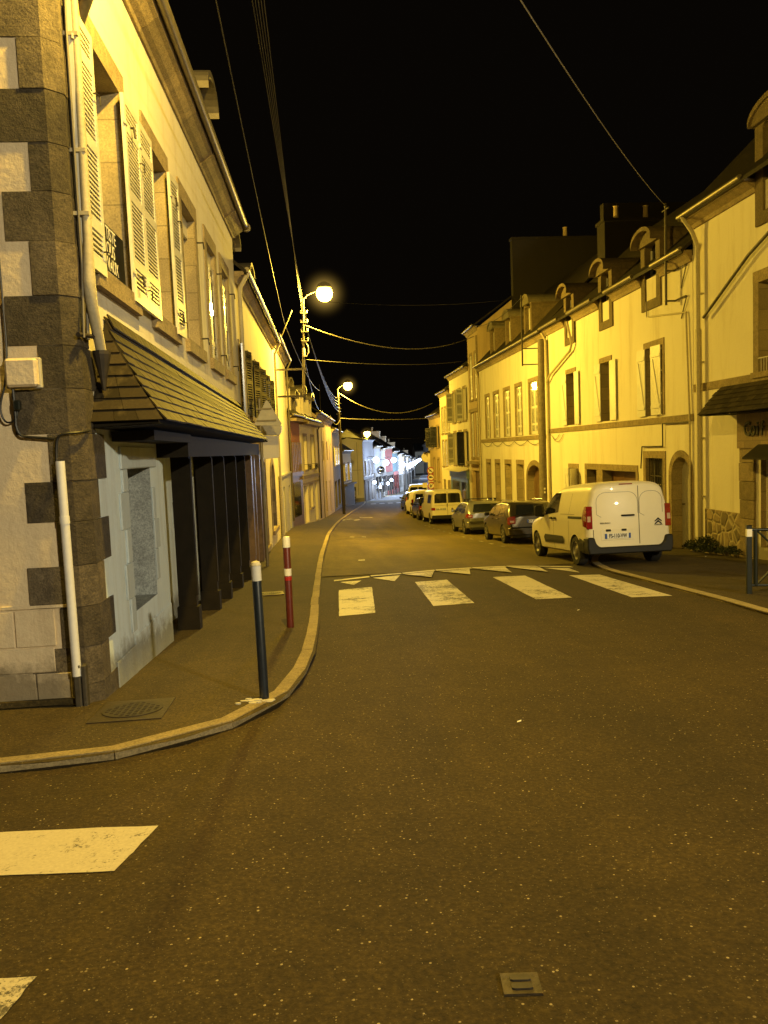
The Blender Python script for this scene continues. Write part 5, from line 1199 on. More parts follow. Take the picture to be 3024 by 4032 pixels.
# --- estate cars
def estate_detail(tl,plate,rails,bars=False,bl=(-.0)):
    def d(c):
        r,W=c['r'],c['W']
        c['patch']('side_window',[(.55,.93),(1.35,.93),(1.32,1.27),(.80,1.26)],.005,CP['glass'])
        c['patch']('side_window',[(1.42,.93),(2.2,.92),(2.15,1.31),(1.42,1.28)],.005,CP['glass'])
        c['patch']('side_window',[(2.28,.92),(3.1,.90),(2.62,1.27),(2.28,1.31)],.005,CP['glass'])
        c['rear']('rear_window',[(-.62,.97),(.62,.97),(.50,1.30),(-.50,1.30)],.035,CP['glass'])
        c['patch']('tail_light',tl,.008,CP['tail'])
        for s in (-1,1):
            mb=MB(); x0,x1=sorted((s*(W-.02),s*(W-.25))); mb.box(WF,x0,x1,-.008,.05,tl[0][1]+.02,tl[2][1]); sub(mb,'tail_light',CP['tail'],r,bevel=.012)
            mb=MB(); x0,x1=sorted((s*(W-.06),s*(W-.2))); mb.box(WF,x0,x1,-.012,.0,tl[0][1]+.07,tl[0][1]+.13); sub(mb,'indicator',CP['tailc'],r)
            mb=MB(); x=s*(W+.09); mb.box(WF,x-.09,x+.09,2.78,2.88,.93,1.06); sub(mb,'wing_mirror',CP['plastic'] if not bars else sp_p(c),r,bevel=.025)
            if rails: mb=MB(); mb.tube([(s*.50,.65,1.40),(s*.52,.8,1.455),(s*.55,2.2,1.475),(s*.54,2.4,1.43)],.016,6); sub(mb,'roof_rail',CP['chrome'],r)
            for y in (1.45,2.3): mb=MB(); q=W-.008; mb.box(WF,min(s*q,s*(q+.03)),max(s*q,s*(q+.03)),y,y+.16,.82,.85); sub(mb,'door_handle',c['sp']['paint'],r,bevel=.006)
        c['patch']('door_gap',[(1.36,.32),(1.37,.32),(1.40,1.3),(1.39,1.3)],.003,CP['plastic']); c['patch']('door_gap',[(2.23,.3),(2.24,.3),(2.24,1.32),(2.23,1.32)],.003,CP['plastic'])
        mb=MB(); mb.prism([(x,-.07,z) for x,z in ((-.84,.30),(.84,.30),(.87,.42),(.86,.56),(-.86,.56),(-.87,.42))],(0,.3,0)); sub(mb,'rear_bumper',c['sp']['paint'],r,bevel=.03)
        mb=MB(); mb.box(WF,-.8,.8,-.085,0,.555,.575); mb.box(WF,-.7,.7,-.075,.1,.22,.31); sub(mb,'bumper_trim',CP['plastic'],r,bevel=.006)
        mb=MB(); mb.box(WF,-.75,.75,-.09,-.068,.50,.515); sub(mb,'bumper_chrome',CP['chrome'],r)
        if plate: number_plate(r,0,-.012,.76,plate,.5)
        mb=MB(); mb.tube([(-.45,-.02,.25),(-.45,.1,.25)],.03,8); sub(mb,'exhaust',CP['chrome'],r)
        if bars:
            for y in (1.1,1.9):
                mb=MB(); mb.box(WF,-.66,.66,y-.03,y+.03,1.50,1.53); 
                for s in (-1,1): mb.box(WF,s*.6-.04,s*.6+.04,y-.05,y+.05,1.40,1.5)
                sub(mb,'roof_bar',CP['plastic'],r,bevel=.006)
    return d
def sp_p(c): return c['sp']['paint']
EST=dict(L=4.5,W=1.77,H=1.42,belt=.93,tum=.23,corner=.22,R=.315,wy=(.88,3.52),rr=.5,re=.13,fr=.8,fe=.3,spokes=7,paint=CP['grey'],
 ys=[0,.03,.08,.15,.25,.4,.55,.7,.9,1.2,1.6,2,2.3,2.6,2.8,3.0,3.2,3.4,3.6,3.9,4.15,4.35,4.45,4.5],
 top=[(0,.90),(.03,.945),(.08,1.0),(.25,1.18),(.4,1.32),(.55,1.385),(.8,1.41),(1.4,1.43),(2.2,1.42),(2.5,1.36),(2.8,1.21),(3.15,1.0),(3.3,.94),(4,.84),(4.35,.74),(4.5,.6)],
 rear=[(.5,0),(.9,.0),(1.0,.08),(1.18,.25),(1.32,.4),(1.4,.6)],bot=[(0,.32),(.3,.24),(4.2,.2),(4.5,.28)])
e1=dict(EST); e1['detail']=estate_detail([(.0,.66),(.18,.66),(.22,.92),(.03,.93)],'CY 248 QN',True)
car('grey_estate_car','dark grey estate car with roof rails parked just ahead of the white van','car',(6.95,24.7,G(7,24.7)+.005),e1)
e2=dict(EST); e2.update(paint=CP['silver'],L=4.5,H=1.42); e2['detail']=estate_detail([(.0,.70),(.34,.72),(.36,.86),(.03,.92)],None,True,True)
car('silver_estate_car','silver estate car carrying black roof bars ahead of the grey estate','car',(6.95,31.9,G(7,31.9)+.005),e2)
# --- boxy white transporter with rear windows
def tvan_detail(c):
    r,W=c['r'],c['W']
    c['rear']('rear_window',[(-.74,1.20),(-.04,1.20),(-.04,1.74),(-.64,1.74),(-.72,1.66)],.007,CP['glass']); c['rear']('rear_window',[(.04,1.20),(.74,1.20),(.72,1.66),(.64,1.74),(.04,1.74)],.007,CP['glass'])
    c['patch']('side_window',[(.3,1.2),(1.7,1.2),(1.7,1.68),(.35,1.68)],.006,CP['glass']); c['patch']('side_window',[(3.3,1.15),(4.0,1.12),(3.6,1.66),(3.3,1.68)],.006,CP['glass'])
    for s in (-1,1):
        mb=MB(); x0,x1=sorted((s*(W-.0),s*(W-.22))); mb.box(WF,x0,x1,-.015,.06,.80,.95); sub(mb,'tail_light',CP['tail'],r,bevel=.01)
        mb=MB(); x=s*(W+.12); mb.box(WF,x-.09,x+.09,3.9,4.0,1.15,1.42); sub(mb,'wing_mirror',CP['plastic'],r,bevel=.02)
    mb=MB(); mb.box(WF,-.006,.006,-.012,-.002,.5,1.85); mb.box(WF,-.75,.75,-.01,-.002,1.06,1.068); sub(mb,'door_gap',CP['plastic'],r)
    mb=MB(); mb.box(WF,-.04,-.012,-.03,-.003,.98,1.14); sub(mb,'door_handle',CP['plastic'],r)
    mb=MB(); mb.box(WF,-.9,.9,-.10,.2,.30,.52); sub(mb,'rear_bumper',CP['plastic'],r,bevel=.03)
    number_plate(r,-.38,-.016,.86,'BL 410 RS',.5)
    mb=MB(); mb.lathe((.26,-.004,.86),[(.06,0),(.06,.012),(.02,.014)],axis=(0,-1,0),seg=16); sub(mb,'round_badge',CP['chrome'],r)
TV=dict(L=4.79,W=1.84,H=1.94,belt=1.15,tum=.14,corner=.22,R=.325,wy=(.95,3.85),rr=.16,re=.06,fr=.7,fe=.25,paint=CP['white'],detail=tvan_detail,
 ys=[0,.02,.05,.1,.2,.5,1,1.5,2,2.5,3,3.3,3.5,3.7,3.9,4.1,4.3,4.5,4.7,4.79],
 top=[(0,1.86),(.02,1.88),(.05,1.905),(.1,1.925),(.3,1.94),(3.0,1.94),(3.3,1.9),(3.6,1.7),(4.0,1.25),(4.2,1.13),(4.6,.98),(4.79,.7)],bot=[(0,.36),(.1,.3),(4.6,.26),(4.79,.3)],rear=[(0,0),(2,0)])
car('white_minibus','boxy white minibus with two dark rear windows parked ahead of the silver estate','van',(7.05,42.8,G(7,42.8)+.005),TV)
e3=dict(EST); e3.update(paint=CP['black']); e3['detail']=estate_detail([(.0,.66),(.18,.66),(.22,.92),(.03,.93)],None,False)
car('dark_car','dark car mostly hidden between the minibus and the small white van','car',(6.95,47.9,G(7,47.9)+.005),e3)
def kang(c):
    r,W=c['r'],c['W']
    c['rear']('rear_window',[(-.62,1.08),(-.03,1.08),(-.03,1.58),(-.56,1.58)],.007,CP['glass']); c['rear']('rear_window',[(.03,1.08),(.62,1.08),(.56,1.58),(.03,1.58)],.007,CP['glass'])
    for s in (-1,1): mb=MB(); x0,x1=sorted((s*(W+.004),s*(W-.13))); mb.box(WF,x0,x1,-.015,.1,.75,1.2); sub(mb,'tail_light',CP['tail'],r,bevel=.01)
    mb=MB(); mb.box(WF,-.85,.85,-.10,.2,.30,.5); sub(mb,'rear_bumper',CP['plastic'],r,bevel=.03); c['patch']('side_window',[(2.0,1.08),(3.1,1.06),(2.6,1.5),(2.05,1.58)],.006,CP['glass'])
    number_plate(r,0,-.012,.68,'AB 719 KE')
kv=dict(VAN); kv.update(W=1.72,detail=kang)
car('small_white_van','small white van with red upright tail lights, third vehicle beyond the minibus','van',(7.1,53.2,G(7,53)+.005),kv)
def suv(c):
    estate_detail([(.0,.8),(.2,.8),(.24,1.1),(.03,1.1)],None,True)(c)
sv=dict(EST); sv.update(paint=CP['black'],detail=suv,R=.34)
car('black_car','black car parked just past the small white van','car',(7.3,58.6,G(7,58.6)+.1),sv)
fv=dict(TV); fv.update(W=1.9)
car('distant_white_van','white van in bluish light, farthest parked vehicle by the traffic signs','van',(8.6,68.0,G(8.6,68)+.005),fv,-.12)
# ================================================================== STREET FURNITURE
def bollard(name,label,x,y,h,R,body,bands,capm,lean=0,base_c=False):
    z=G(x,y)+.055; r=empty('bollard',(x,y,z),0,label,'bollard'); ax=(math.sin(lean),0,math.cos(lean))
    O=Vector((x,y,z)); A_=Vector(ax)
    mb=MB(); mb.lathe(O-A_*.05,[(R,0),(R,h+.05-.015),(R*.9,h+.045)],ax,20); mb.build('post',body,r,smooth=40)
    for z0,z1,m in bands:
        mb=MB(); mb.lathe(O+A_*z0,[(R+.002,0),(R+.002,z1-z0)],ax,20); mb.build('reflective_band',m,r,smooth=40)
    mb=MB(); mb.lathe(O+A_*h,[(R+.003,-.01),(R+.003,.0),(R*.85,.02),(R*.3,.028)],ax,20); mb.build('cap',capm,r,smooth=40)
    return r
b1=bollard('b','dark blue bollard with white reflective top on the kerb corner, broken cement at its foot',-.535,6.16,1.095,.038,M['navy'],[(.965,1.085,M['white_p'])],M['cement'],-.012)
mb=MB(); mb.box(WF,-.515,-.499,6.105,6.122,6.0,6.1) if 0 else None
for dz in (.96,.985,1.01): 
    mb=MB(); mb.lathe(Vector((-.535,6.16,G(-.535,6.16)+.055+dz)),[(.0408,0),(.0408,.012)],seg=20)
mb=MB()
for k in range(26):
    a=random.uniform(0,2*math.pi); rr=random.uniform(.03,.15); x=-.535+rr*math.cos(a)*1.5; y=6.13+rr*math.sin(a)*.8-.04; s_=random.uniform(.02,.05)
    P=[(x+s_*math.cos(q+random.uniform(-.3,.3)),y+s_*.7*math.sin(q+random.uniform(-.3,.3))) for q in [i*math.pi/3 for i in range(6)]]
    if all(px<lk(py)-.02 for px,py in P): mb.prism([(px,py,G(px,py)+.05) for px,py in P],(0,0,.006+random.uniform(0,.012)))
mb.build('cement_collar',M['cement'],b1,bevel=.002)
bollard('b','dark red bollard with white cap and reflective band, behind the blue one',-.47,9.75,1.13,.045,M['red_p'],[(.66,.76,M['white_p']),(.61,.67,M['red_r'])],M['white_p'],-.0)
# white tall top of the red bollard
mb=MB(); mb.lathe(Vector((-.47,9.75,G(-.47,9.75)+.055+1.03)),[(.0475,0),(.0475,.11),(.04,.135),(.01,.14)],seg=20); o=mb.build('white_top',M['white_p'],bpy.data.objects['bollard.001'],smooth=40)
# dark pedestrian barrier on the right with crossed bars
bar=empty('pedestrian_barrier',(6.15,10.62,G(6.1,10.6)+.03),0,'dark green steel pedestrian barrier with a white band on its end post','barrier')
fb=F((6.13,10.6),(7.9,10.15),'L'); zb=G(6.13,10.6)+.03
for a in (0,1.55):
    mb=MB(); mb.box(fb,a-.035,a+.035,-.035,.035,zb-.05,zb+.99); mb.box(fb,a-.04,a+.04,-.04,.04,zb+.99,zb+1.0); o=mb.build('post',M['green'],bar,bevel=.006)
    mb=MB(); mb.box(fb,a-.037,a+.037,-.037,.037,zb+.83,zb+.945); mb.build('white_band',M['white_p'],bar,bevel=.004)
mb=MB(); mb.tube([fb.p(.03,0,zb+.93),fb.p(1.53,0,zb+.93)],.022,8); mb.tube([fb.p(.03,0,zb+.12),fb.p(1.53,0,zb+.12)],.02,8); mb.tube([fb.p(.09,0,zb+.12),fb.p(.09,0,zb+.93)],.03,8); mb.build('frame',M['green'],bar,smooth=50)
mb=MB()
for q in ([(.11,.92),(.62,.38)],[(.11,.14),(.62,.68)],[(1.45,.92),(.93,.38)],[(1.45,.14),(.93,.68)]): mb.tube([fb.p(a,0,zb+z) for a,z in q],.016,6)
ring=[fb.p(.775+.17*math.cos(2*math.pi*k/20),0,zb+.53+.17*math.sin(2*math.pi*k/20)) for k in range(21)]; mb.tube(ring,.016,6); mb.build('cross_bars',M['green'],bar,smooth=50)
# plants at the foot of the right wall
LEAF=simple('weed_leaves',(.045,.06,.02),.6,0,.5,20)
def tuft(label,x,y,w,h,n):
    r=empty('wall_plant',(x,y,G(x,y)+.1),0,label,'plant'); mb=MB()
    for k in range(n):
        a=random.uniform(0,2*math.pi); u=random.random()**.6; cx=x+math.cos(a)*w*u*.6; cy=y+math.sin(a)*w*u; cz=G(x,y)+.1+h*random.random()*(1-u*u*.8)
        s_=random.uniform(.02,.05); d=Vector((random.uniform(-1,1),random.uniform(-1,1),random.uniform(-.2,1))).normalized(); e=d.cross(Vector((random.random(),random.random(),.3))).normalized()
        c=Vector((min(cx,9.17),cy,cz)); mb.quad(c,c+d*s_+e*s_*.4,c+d*s_*2,c+d*s_-e*s_*.4)
    mb.build('leaves',LEAF,r); mb=MB()
    for k in range(14):
        a=random.uniform(0,2*math.pi); mb.tube([(x,y,G(x,y)+.08),(x+math.cos(a)*w*.3,y+math.sin(a)*w*.4,G(x,y)+.1+h*.5),(min(9.17,x+math.cos(a)*w*.5),y+math.sin(a)*w*.8,G(x,y)+.1+h*.8)],.005,4)
    mb.build('stems',LEAF,r)
tuft('bushy weed growing at the foot of the downpipe beside the rubble plinth',9.0,17.35,.5,.36,900)
tuft('small weed left of the bushy one, beside the arched door',9.05,18.25,.25,.2,260)
tuft('low weeds under the right end of the rubble plinth',9.02,16.35,.4,.16,300)
# traffic signs at the bend
tsn=empty('traffic_sign_post',(9.0,62.5,G(9,62.5)),0,'grey post with three round red rimmed prohibition signs on the right at the bend','traffic sign')
X0,Y0=8.98,62.5
mb=MB(); mb.tube([(X0,Y0,-3.5),(X0,Y0,.1)],.04,8); mb.build('post',M['zinc'],tsn,smooth=50)
for z in (-.18,-.72,-1.42):
    mb=MB(); mb.lathe((X0,Y0-.05,z),[(.30,0),(.30,.02)],(0,-1,0),24); s_=mb.build('sign_disc',M['red_r'],tsn)
    mb=MB(); mb.lathe((X0,Y0-.072,z),[(.225,0),(.225,.004)],(0,-1,0),24); mb.build('white_field',M['white_p'],s_)
    mb=MB()
    if z>-.3: mb.prism([(X0-.17,Y0-.08,z+.13),(X0-.13,Y0-.08,z+.17),(X0+.17,Y0-.08,z-.13),(X0+.13,Y0-.08,z-.17)],(0,.003,0)); mb.box(WF,X0-.12,X0+.06,Y0-.08,Y0-.076,z-.06,z+.03)
    elif z>-1: mb.box(WF,X0-.15,X0+.06,Y0-.08,Y0-.076,z-.05,z+.08); mb.box(WF,X0+.07,X0+.15,Y0-.08,Y0-.076,z-.05,z+.03)
    else: mb.box(WF,X0-.08,X0-.03,Y0-.08,Y0-.076,z-.13,z+.13); mb.prism([(X0-.03,Y0-.08,z),(X0+.1,Y0-.08,z+.13),(X0+.13,Y0-.08,z+.09),(X0+.02,Y0-.08,z-.03)],(0,.003,0)); mb.prism([(X0-.02,Y0-.08,z),(X0+.1,Y0-.08,z-.13),(X0+.06,Y0-.08,z-.13),(X0-.03,Y0-.08,z-.04)],(0,.003,0))
    mb.build('symbol',M['black'],s_)
mb=MB(); mb.box(WF,X0-.25,X0+.25,Y0-.06,Y0-.045,-1.10,-1.0); mb.box(WF,X0-.7,X0-.3,Y0-.06,Y0-.045,-1.55,-1.15); mb.build('small_panel',M['cream'],tsn)
cm=empty('convex_mirror',(6.9,88,-4),0,'round convex traffic mirror among the white lit houses','traffic mirror')
mb=MB(); mb.lathe((6.9,88,-.6),[(.42,0),(.4,.06),(.25,.12),(.02,.14)],(0,-1,0),20); mb.build('mirror',simple('mirror_glass',(.6,.65,.7),.1,1,.1),cm,smooth=60)
mb=MB(); mb.lathe((6.9,88.02,-.6),[(.48,0),(.48,.03)],(0,-1,0),20); mb.tube([(6.9,88.05,-4),(6.9,88.05,-.3)],.04,6); mb.build('post',M['zinc'],cm)
# far pavement bollards
for i,(x,y) in enumerate(((8.9,98),(9.8,100.5),(10.5,102.5),(11.6,107),(12.8,112))):
    r=empty('far_bollard',(x,y,G(x,y)+.1),0,'small dark bollard on the far left pavement past the bend','bollard','row of dark bollards past the bend')
    mb=MB(); mb.lathe((x,y,G(x,y)+.1),[(.06,0),(.06,.95),(.08,.98),(.05,1.05)],seg=8); mb.build('post',M['rust'],r)
# ================================================================== LAMPS AND WIRES
SOD=(1,.65,.065)
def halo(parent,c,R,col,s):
    """glowing volume added to imitate lamp glare around the globe"""
    m=bpy.data.materials.new('lamp_glow'); m.use_nodes=True; nt=m.node_tree; nt.nodes.clear()
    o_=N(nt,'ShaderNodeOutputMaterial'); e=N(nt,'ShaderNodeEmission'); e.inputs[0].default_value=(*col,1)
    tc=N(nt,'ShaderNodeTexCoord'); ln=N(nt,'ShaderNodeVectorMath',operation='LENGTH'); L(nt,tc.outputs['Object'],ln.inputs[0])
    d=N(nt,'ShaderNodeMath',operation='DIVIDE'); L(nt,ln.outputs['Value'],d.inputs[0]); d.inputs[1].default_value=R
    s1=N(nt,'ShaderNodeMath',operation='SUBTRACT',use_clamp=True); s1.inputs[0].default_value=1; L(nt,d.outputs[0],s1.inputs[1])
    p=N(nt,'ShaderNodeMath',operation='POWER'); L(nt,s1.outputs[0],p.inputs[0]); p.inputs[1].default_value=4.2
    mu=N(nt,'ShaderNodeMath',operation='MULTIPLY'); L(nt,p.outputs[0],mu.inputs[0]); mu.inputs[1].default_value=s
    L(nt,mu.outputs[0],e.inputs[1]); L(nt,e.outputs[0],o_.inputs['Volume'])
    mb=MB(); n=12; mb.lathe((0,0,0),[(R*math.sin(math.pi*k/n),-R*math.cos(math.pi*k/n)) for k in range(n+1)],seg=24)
    o=mb.build('lamp_glow',m,None); o.parent=parent; o.location=Vector(c)-wloc(parent); return o
def lamp(name,label,c,arm,P,col,gr=.17,es=60,group=None,glow_r=0,ms=.5,drop=.0,pl=True,hood=True):
    r=empty('street_lamp',arm[0],0,label,'street lamp',group)
    mb=MB(); mb.tube(arm,.05 if len(arm)==6 else .028,8); mb.build('arm',M['metal'],r,smooth=60)
    c=Vector(c); n=8
    if hood: mb=MB(); mb.lathe(c+Vector((0,0,gr*.62)),[(gr*.8,0),(gr*.95,.02),(gr*.8,gr*.5),(gr*.3,gr*.8),(.02,gr*.85)],seg=16); mb.build('hood',M['metal'],r,smooth=50)
    mb=MB(); mb.lathe(c,[(gr*math.sin(math.pi*k/n),-gr*math.cos(math.pi*k/n)) for k in range(n+1)],seg=18); g=mb.build('globe',emit('lamp_globe_light',col,es),r,smooth=60)
    g.visible_shadow=True
    if P:
        li=bpy.data.lights.new('lamp_light','POINT'); li.energy=P; li.color=col[:3]; li.shadow_soft_size=.30 if P>5000 else .10
        lo=bpy.data.objects.new('lamp_light',li); C.objects.link(lo); lo.parent=r; lo.location=c-Vector((0,0,gr+.14))-wloc(r)+(Vector((2.2,-.8,.3)) if col[2]>=1 else Vector((0,0,0)))
    if glow_r: halo(r,c,glow_r,(1,.62,.12) if col[2]<.5 else (.5,.6,1),ms)
    return r
def sag(a,b,d,n=14): a=Vector(a); b=Vector(b); return [a+(b-a)*(i/n)-Vector((0,0,d*4*(i/n)*(1-i/n))) for i in range(n+1)]
def wire(label,a,b,d,r=.012,m='cable',group=None):
    mb=MB(); p=sag(a,b,d); o_=p[0]; mb.tube(p,r,5)
    return tag(mb.build('overhead_cable',M[m],None,origin=tuple(o_)),label,'cable',group)
# wall-mounted tube carrying the first lamp
wp=empty('wall_mast',(-1.58,30,4.8),0,'steel mast held off the yellow house by two brackets, carrying the first lit lamp','mast')
mb=MB(); mb.tube([(-.50,30,3.75),(-.40,30,6.2),(-.35,30,7.5)],[.055,.05,.045],10); mb.build('tube',M['metal'],wp,smooth=50)
for z,x1 in ((4.84,-.44),(3.82,-.47)):
    mb=MB(); mb.box(WF,-1.62,x1,29.96,30.04,z-.035,z+.035); mb.box(WF,x1-.07,x1+.07,29.92,30.08,z-.06,z+.06); mb.build('bracket',M['rust' if z<4 else 'metal'],wp)
mb=MB(); mb.tube([(-1.7,30,5.1),(-.80,30.2,7.1)],.03,6); mb.tube([(-1.6,30,3.6),(-1.55,30,3.85)],.03,6); mb.build('stay',M['metal'],wp)
mb=MB()
for z in (5.9,6.25,6.6,6.95):
    mb.box(WF,-.48,-.22,29.95,30.05,z-.015,z+.015)
    for x in (-.46,-.24): mb.lathe((x,30,z),[(.02,0),(.045,.03),(.03,.06),(.045,.09),(.02,.11)],seg=8)
mb.build('insulators',M['greydoor'],wp)
mb=MB(); mb.lathe((-.42,29.95,5.3),[(.05,0),(.06,.05),(.06,.28),(.05,.32)],seg=10); mb.tube([(-.36,30,5.9),(-.24,30,5.7),(-.24,30,5.45),(-.33,30,5.3)],.02,6); mb.build('cable_head',M['cream'],wp)
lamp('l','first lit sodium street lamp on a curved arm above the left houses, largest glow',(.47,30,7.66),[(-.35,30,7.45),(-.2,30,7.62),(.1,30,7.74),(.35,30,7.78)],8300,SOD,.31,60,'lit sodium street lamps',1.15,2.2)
# second lamp pole
up=empty('utility_pole',(1.62,57,G(1.6,57)+.12),0,'dark pole with insulators carrying the second lit lamp on the left','pole')
mb=MB(); mb.tube([(1.62,57,G(1.6,57)),(1.58,57,3),(1.52,57,6.2)],[.12,.1,.08],10); mb.build('shaft',M['rust'],up,smooth=50)
mb=MB()
for z in (4.4,4.8,5.2,5.6): mb.box(WF,1.4,1.75,56.95,57.05,z-.02,z+.02); mb.lathe((1.42,57,z),[(.03,0),(.05,.04),(.02,.1)],seg=8)
mb.build('insulators',M['metal'],up)
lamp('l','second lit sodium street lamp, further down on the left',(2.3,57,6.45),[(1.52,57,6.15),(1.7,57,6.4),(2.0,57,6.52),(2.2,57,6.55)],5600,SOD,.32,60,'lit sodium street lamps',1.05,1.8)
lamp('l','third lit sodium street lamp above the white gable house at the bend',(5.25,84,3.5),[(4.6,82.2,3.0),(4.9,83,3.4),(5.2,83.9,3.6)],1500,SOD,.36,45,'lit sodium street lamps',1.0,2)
cpole=empty('concrete_pole',(.1,50,G(.1,50)+.1),0,'tall concrete pole with slots standing on the left pavement','pole')
mb=MB(); zb=G(.1,50)
for x in (-.17,.13): mb.hexa([(x-.02,49.85,zb),(x+.08,49.85,zb),(x+.08,50.12,zb),(x-.02,50.12,zb),(x+.04,49.9,4.3),(x+.10 if x<0 else x+.06,49.9,4.3),(x+.10 if x<0 else x+.06,50.08,4.3),(x+.04,50.08,4.3)])
z=zb
while z<4.2: mb.box(WF,-.15,.2,49.87,50.1,z,z+(.9 if z<zb+1 else .14)); z+=.62 if z>zb+1 else .9
mb.build('shaft',M['concrete'],cpole)
mb=MB(); mb.tube([(.2,50,4.2),(.2,50,6.0)],.02,6); mb.build('rod',M['rust'],cpole)
# corner bracket lamp just above the frame
lamp('l','sodium street lamp on a bracket at the corner house, above the picture',(.12,5.95,7.5),[(-1.9,7.12,5.36),(-1.6,6.9,5.8),(-1.1,6.4,6.3),(-.5,5.95,7.1),(-.05,6.0,7.65),(.05,5.98,7.7)],2900,(1,.65,.09),.17,30)
# lamp behind the viewer lighting the gable and the foreground
lp_=empty('utility_pole',(11.8,-12.8,.1),0,'pole with street lamp behind the viewer','pole'); mb=MB(); mb.tube([(11.8,-12.8,-.1),(11.8,-12.8,8.1)],.1,10); mb.build('shaft',M['metal'],lp_)
lamp('l','neutral white street lamp behind the viewer on its pole',(11,-12,8.0),[(11.8,-12.8,7.8),(11.5,-12.5,8.2),(11.1,-12.1,8.2)],15000,(1,.85,.52),.2,20)
# white lamps down the lower street
WL=(.55,.70,1.0)
wl=[((6.09,83.5,0.62),(5.04,83.8,0.97),170),((7.72,90,0.18),(6.67,90.3,0.53),170),((9.2,96,0.37),(8.15,96.3,0.72),170),((11.14,104,-0.39),(10.09,104.3,-0.04),200),((13.04,113,-0.81),(11.99,113.3,-0.46),220),((14.1,119,-0.72),(13.05,119.3,-0.37),220),((17.1,140,-0.93),(16.05,140.3,-0.58),240),((21.05,168,-1.12),(20,168.3,-0.77),260),((26.2,205,-1.41),(25.15,205.3,-1.06),260),((29.3,225,-1.47),(28.25,225.3,-1.12),260)]
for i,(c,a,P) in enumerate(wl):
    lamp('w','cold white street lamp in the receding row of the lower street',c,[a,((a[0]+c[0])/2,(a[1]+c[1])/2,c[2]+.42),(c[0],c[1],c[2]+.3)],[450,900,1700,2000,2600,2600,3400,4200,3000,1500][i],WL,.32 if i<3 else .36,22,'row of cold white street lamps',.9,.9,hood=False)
for i,(x,y,z) in enumerate(((8.35,95.9,-2.5),(9.0,98,-2.15),(6.05,86.6,-1.9))):
    r=empty('wall_lamp',(x,y,z),0,['cold white shop lamp low on the wall past the bend, left one','cold white shop lamp low on the wall past the bend, right one','cold white wall lamp on the first house past the gable'][i],'wall lamp'); mb=MB(); mb.lathe((x,y,z),[(.02,-.2),(.17,-.08),(.19,.04),(.1,.16),(.02,.2)],seg=14); mb.build('globe',emit('shop_lamp_light',WL,14),r)
    mb=MB(); mb.tube([(x-.8,y+.5,z+.1),(x,y,z+.3)],.03,6); mb.build('arm',M['metal'],r)
    li=bpy.data.lights.new('lamp_light','POINT'); li.energy=200; li.color=WL; li.shadow_soft_size=.2; lo=bpy.data.objects.new('lamp_light',li); C.objects.link(lo); lo.parent=r; lo.location=(.5,-.4,-.4)
# cables
g_='bundle of cables from the corner bracket to the first mast'
for k in range(5): wire('thin cable of the bundle running from the corner to the first mast',(-.34-.045*k,4.6,6.3+.03*k),(-.42+.05*k,30,6.9-.12*k+.1),.25,.006,'cable',g_)
for k in range(5): wire('thin cable of the bundle from the first mast to the second lamp pole',(-.40+.05*k,30,6.9-.2*k),(1.5+.05*k,57,5.6-.25*k),.8,.011,'cable','bundle of cables from the first mast to the second pole')
wire('lone cable left of the bundle, sloping down to the far left roofs',(-.75,6.0,5.9),(-1.1,30,6.6),.15,.007,'cable')
wire('dark cable from the first mast down to the concrete pole',(-.4,30,5.2),(.2,50,4.3),.5,.014)
wire('dark cable continuing from the lone cable to the concrete pole',(-1.1,30,6.6),(.2,50,5.6),.5,.012)
wire('thick pale cable hanging across the street from the first mast to the tall narrow house',(-.3,30,6.48),(9.1,44.0,7.9),.8,.018,'cable_l')
wire('thin level cable across the street from the foot of the first mast',(-.36,30,5.2),(9.1,47.5,6.9),.2,.010,'cable_l')
wire('faint cable across the street from behind the first lamp to the five shutter house',(.3,26,6.6),(8.5,31.5,7.6),.2,.006,'cable')
wire('long cable from above the viewer to the service pole on the arched door house',(.64,5.2,5.78),(9.0,19.2,7.38),.22,.007,'cable_l')
wire('thick pale cable hanging across from the second lamp pole',(1.6,57,5.95),(9.1,61,5.2),1.1,.024,'cable_l')
wire('thin cable across from the second lamp pole, lower one',(1.62,57,4.1),(9.1,60,4.0),.12,.016,'cable_l')
wire('dark thin cable from the service pole towards the tall narrow house',(8.5,31.5,7.6),(9.0,44.5,8.6),.4,.014)
wire('faint dark cable far down the street',(1.6,57,3.2),(9.3,66,2.6),.3,.012)
# faint service cable loops on the second pole
mb=MB(); mb.tube(sag((1.62,56.9,4.0),(.9,56.0,4.3),.5)+[], .02,5); mb.tube([(1.62,56.9,4.0),(1.64,56.9,3.2),(1.55,56.9,2.4),(1.4,56.8,2.0)],.02,5)
tag(mb.build('service_cable',M['cable_l'],None,origin=(1.6,56.9,4)),'pale looping service cable hanging on the second lamp pole','cable')
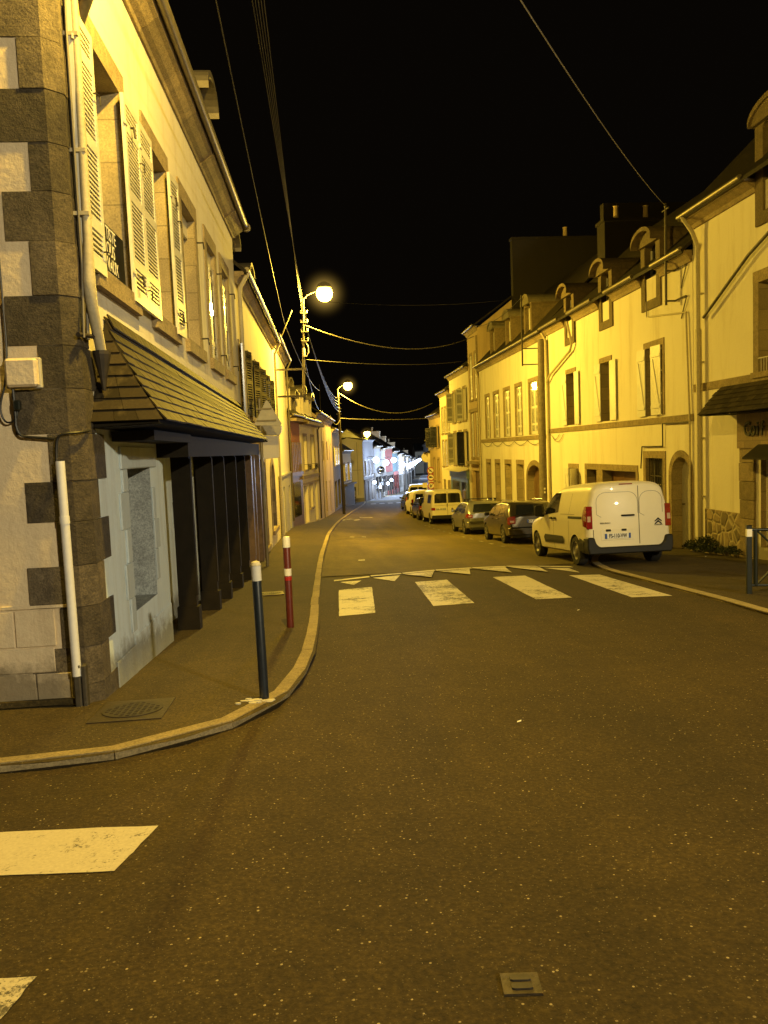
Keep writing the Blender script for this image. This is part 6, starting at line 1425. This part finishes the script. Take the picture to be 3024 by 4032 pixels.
# small litter flecks
for i,(x,y) in enumerate(((1.3,5.2),(3.4,10.1),(8.0,15.5))):
    mb=MB(); z=G(x,y)+(.004 if i<2 else .14); mb.quad((x,y,z),(x+.03,y+.006,z+.004),(x+.035,y+.02,z+.01),(x+.004,y+.018,z+.003)); tag(mb.build('litter',M['white_p'],None,origin=(x,y,z)),['pale leaf of litter on the road in the foreground','pale scrap on the road before the third crossing stripe','pale scrap on the right pavement behind the van'][i],'litter')
# ================================================================== SKY, CAMERA, RENDER
w=bpy.data.worlds.new('World'); bpy.context.scene.world=w; w.use_nodes=True
bg=w.node_tree.nodes['Background']; sky=w.node_tree.nodes.new('ShaderNodeTexSky'); sky.sky_type='NISHITA'; sky.sun_disc=False; sky.sun_elevation=D2R(-9); sky.sun_rotation=D2R(180)
mx=w.node_tree.nodes.new('ShaderNodeMix'); mx.data_type='RGBA'; mx.inputs[0].default_value=.96; mx.inputs[7].default_value=(.42,.30,.18,1)
w.node_tree.links.new(sky.outputs[0],mx.inputs[6]); w.node_tree.links.new(mx.outputs[2],bg.inputs[0]); bg.inputs[1].default_value=.0055
cd=bpy.data.cameras.new('camera'); co=bpy.data.objects.new('camera',cd); C.objects.link(co); bpy.context.scene.camera=co
cd.sensor_fit='VERTICAL'; cd.sensor_height=36; cd.lens=36*1663/2212; cd.clip_end=2000; cd.clip_start=.05
yaw,pit,rol=D2R(4.601),D2R(4.55),D2R(2.3)
fw=Vector((math.sin(yaw)*math.cos(pit),math.cos(yaw)*math.cos(pit),-math.sin(pit))); r0=Vector((math.cos(yaw),-math.sin(yaw),0)); u0=r0.cross(fw)
rr=r0*math.cos(rol)-u0*math.sin(rol); uu=u0*math.cos(rol)+r0*math.sin(rol)
mt=Matrix((rr,uu,-fw)).transposed().to_4x4(); mt.translation=Vector((0,0,1.6)); co.matrix_world=mt
sc=bpy.context.scene; sc.view_settings.view_transform='Standard'; sc.view_settings.look='None'; sc.view_settings.exposure=0
sc.render.engine='CYCLES'; sc.cycles.use_denoising=True; sc.cycles.max_bounces=5; sc.cycles.volume_bounces=0; sc.cycles.sample_clamp_indirect=4
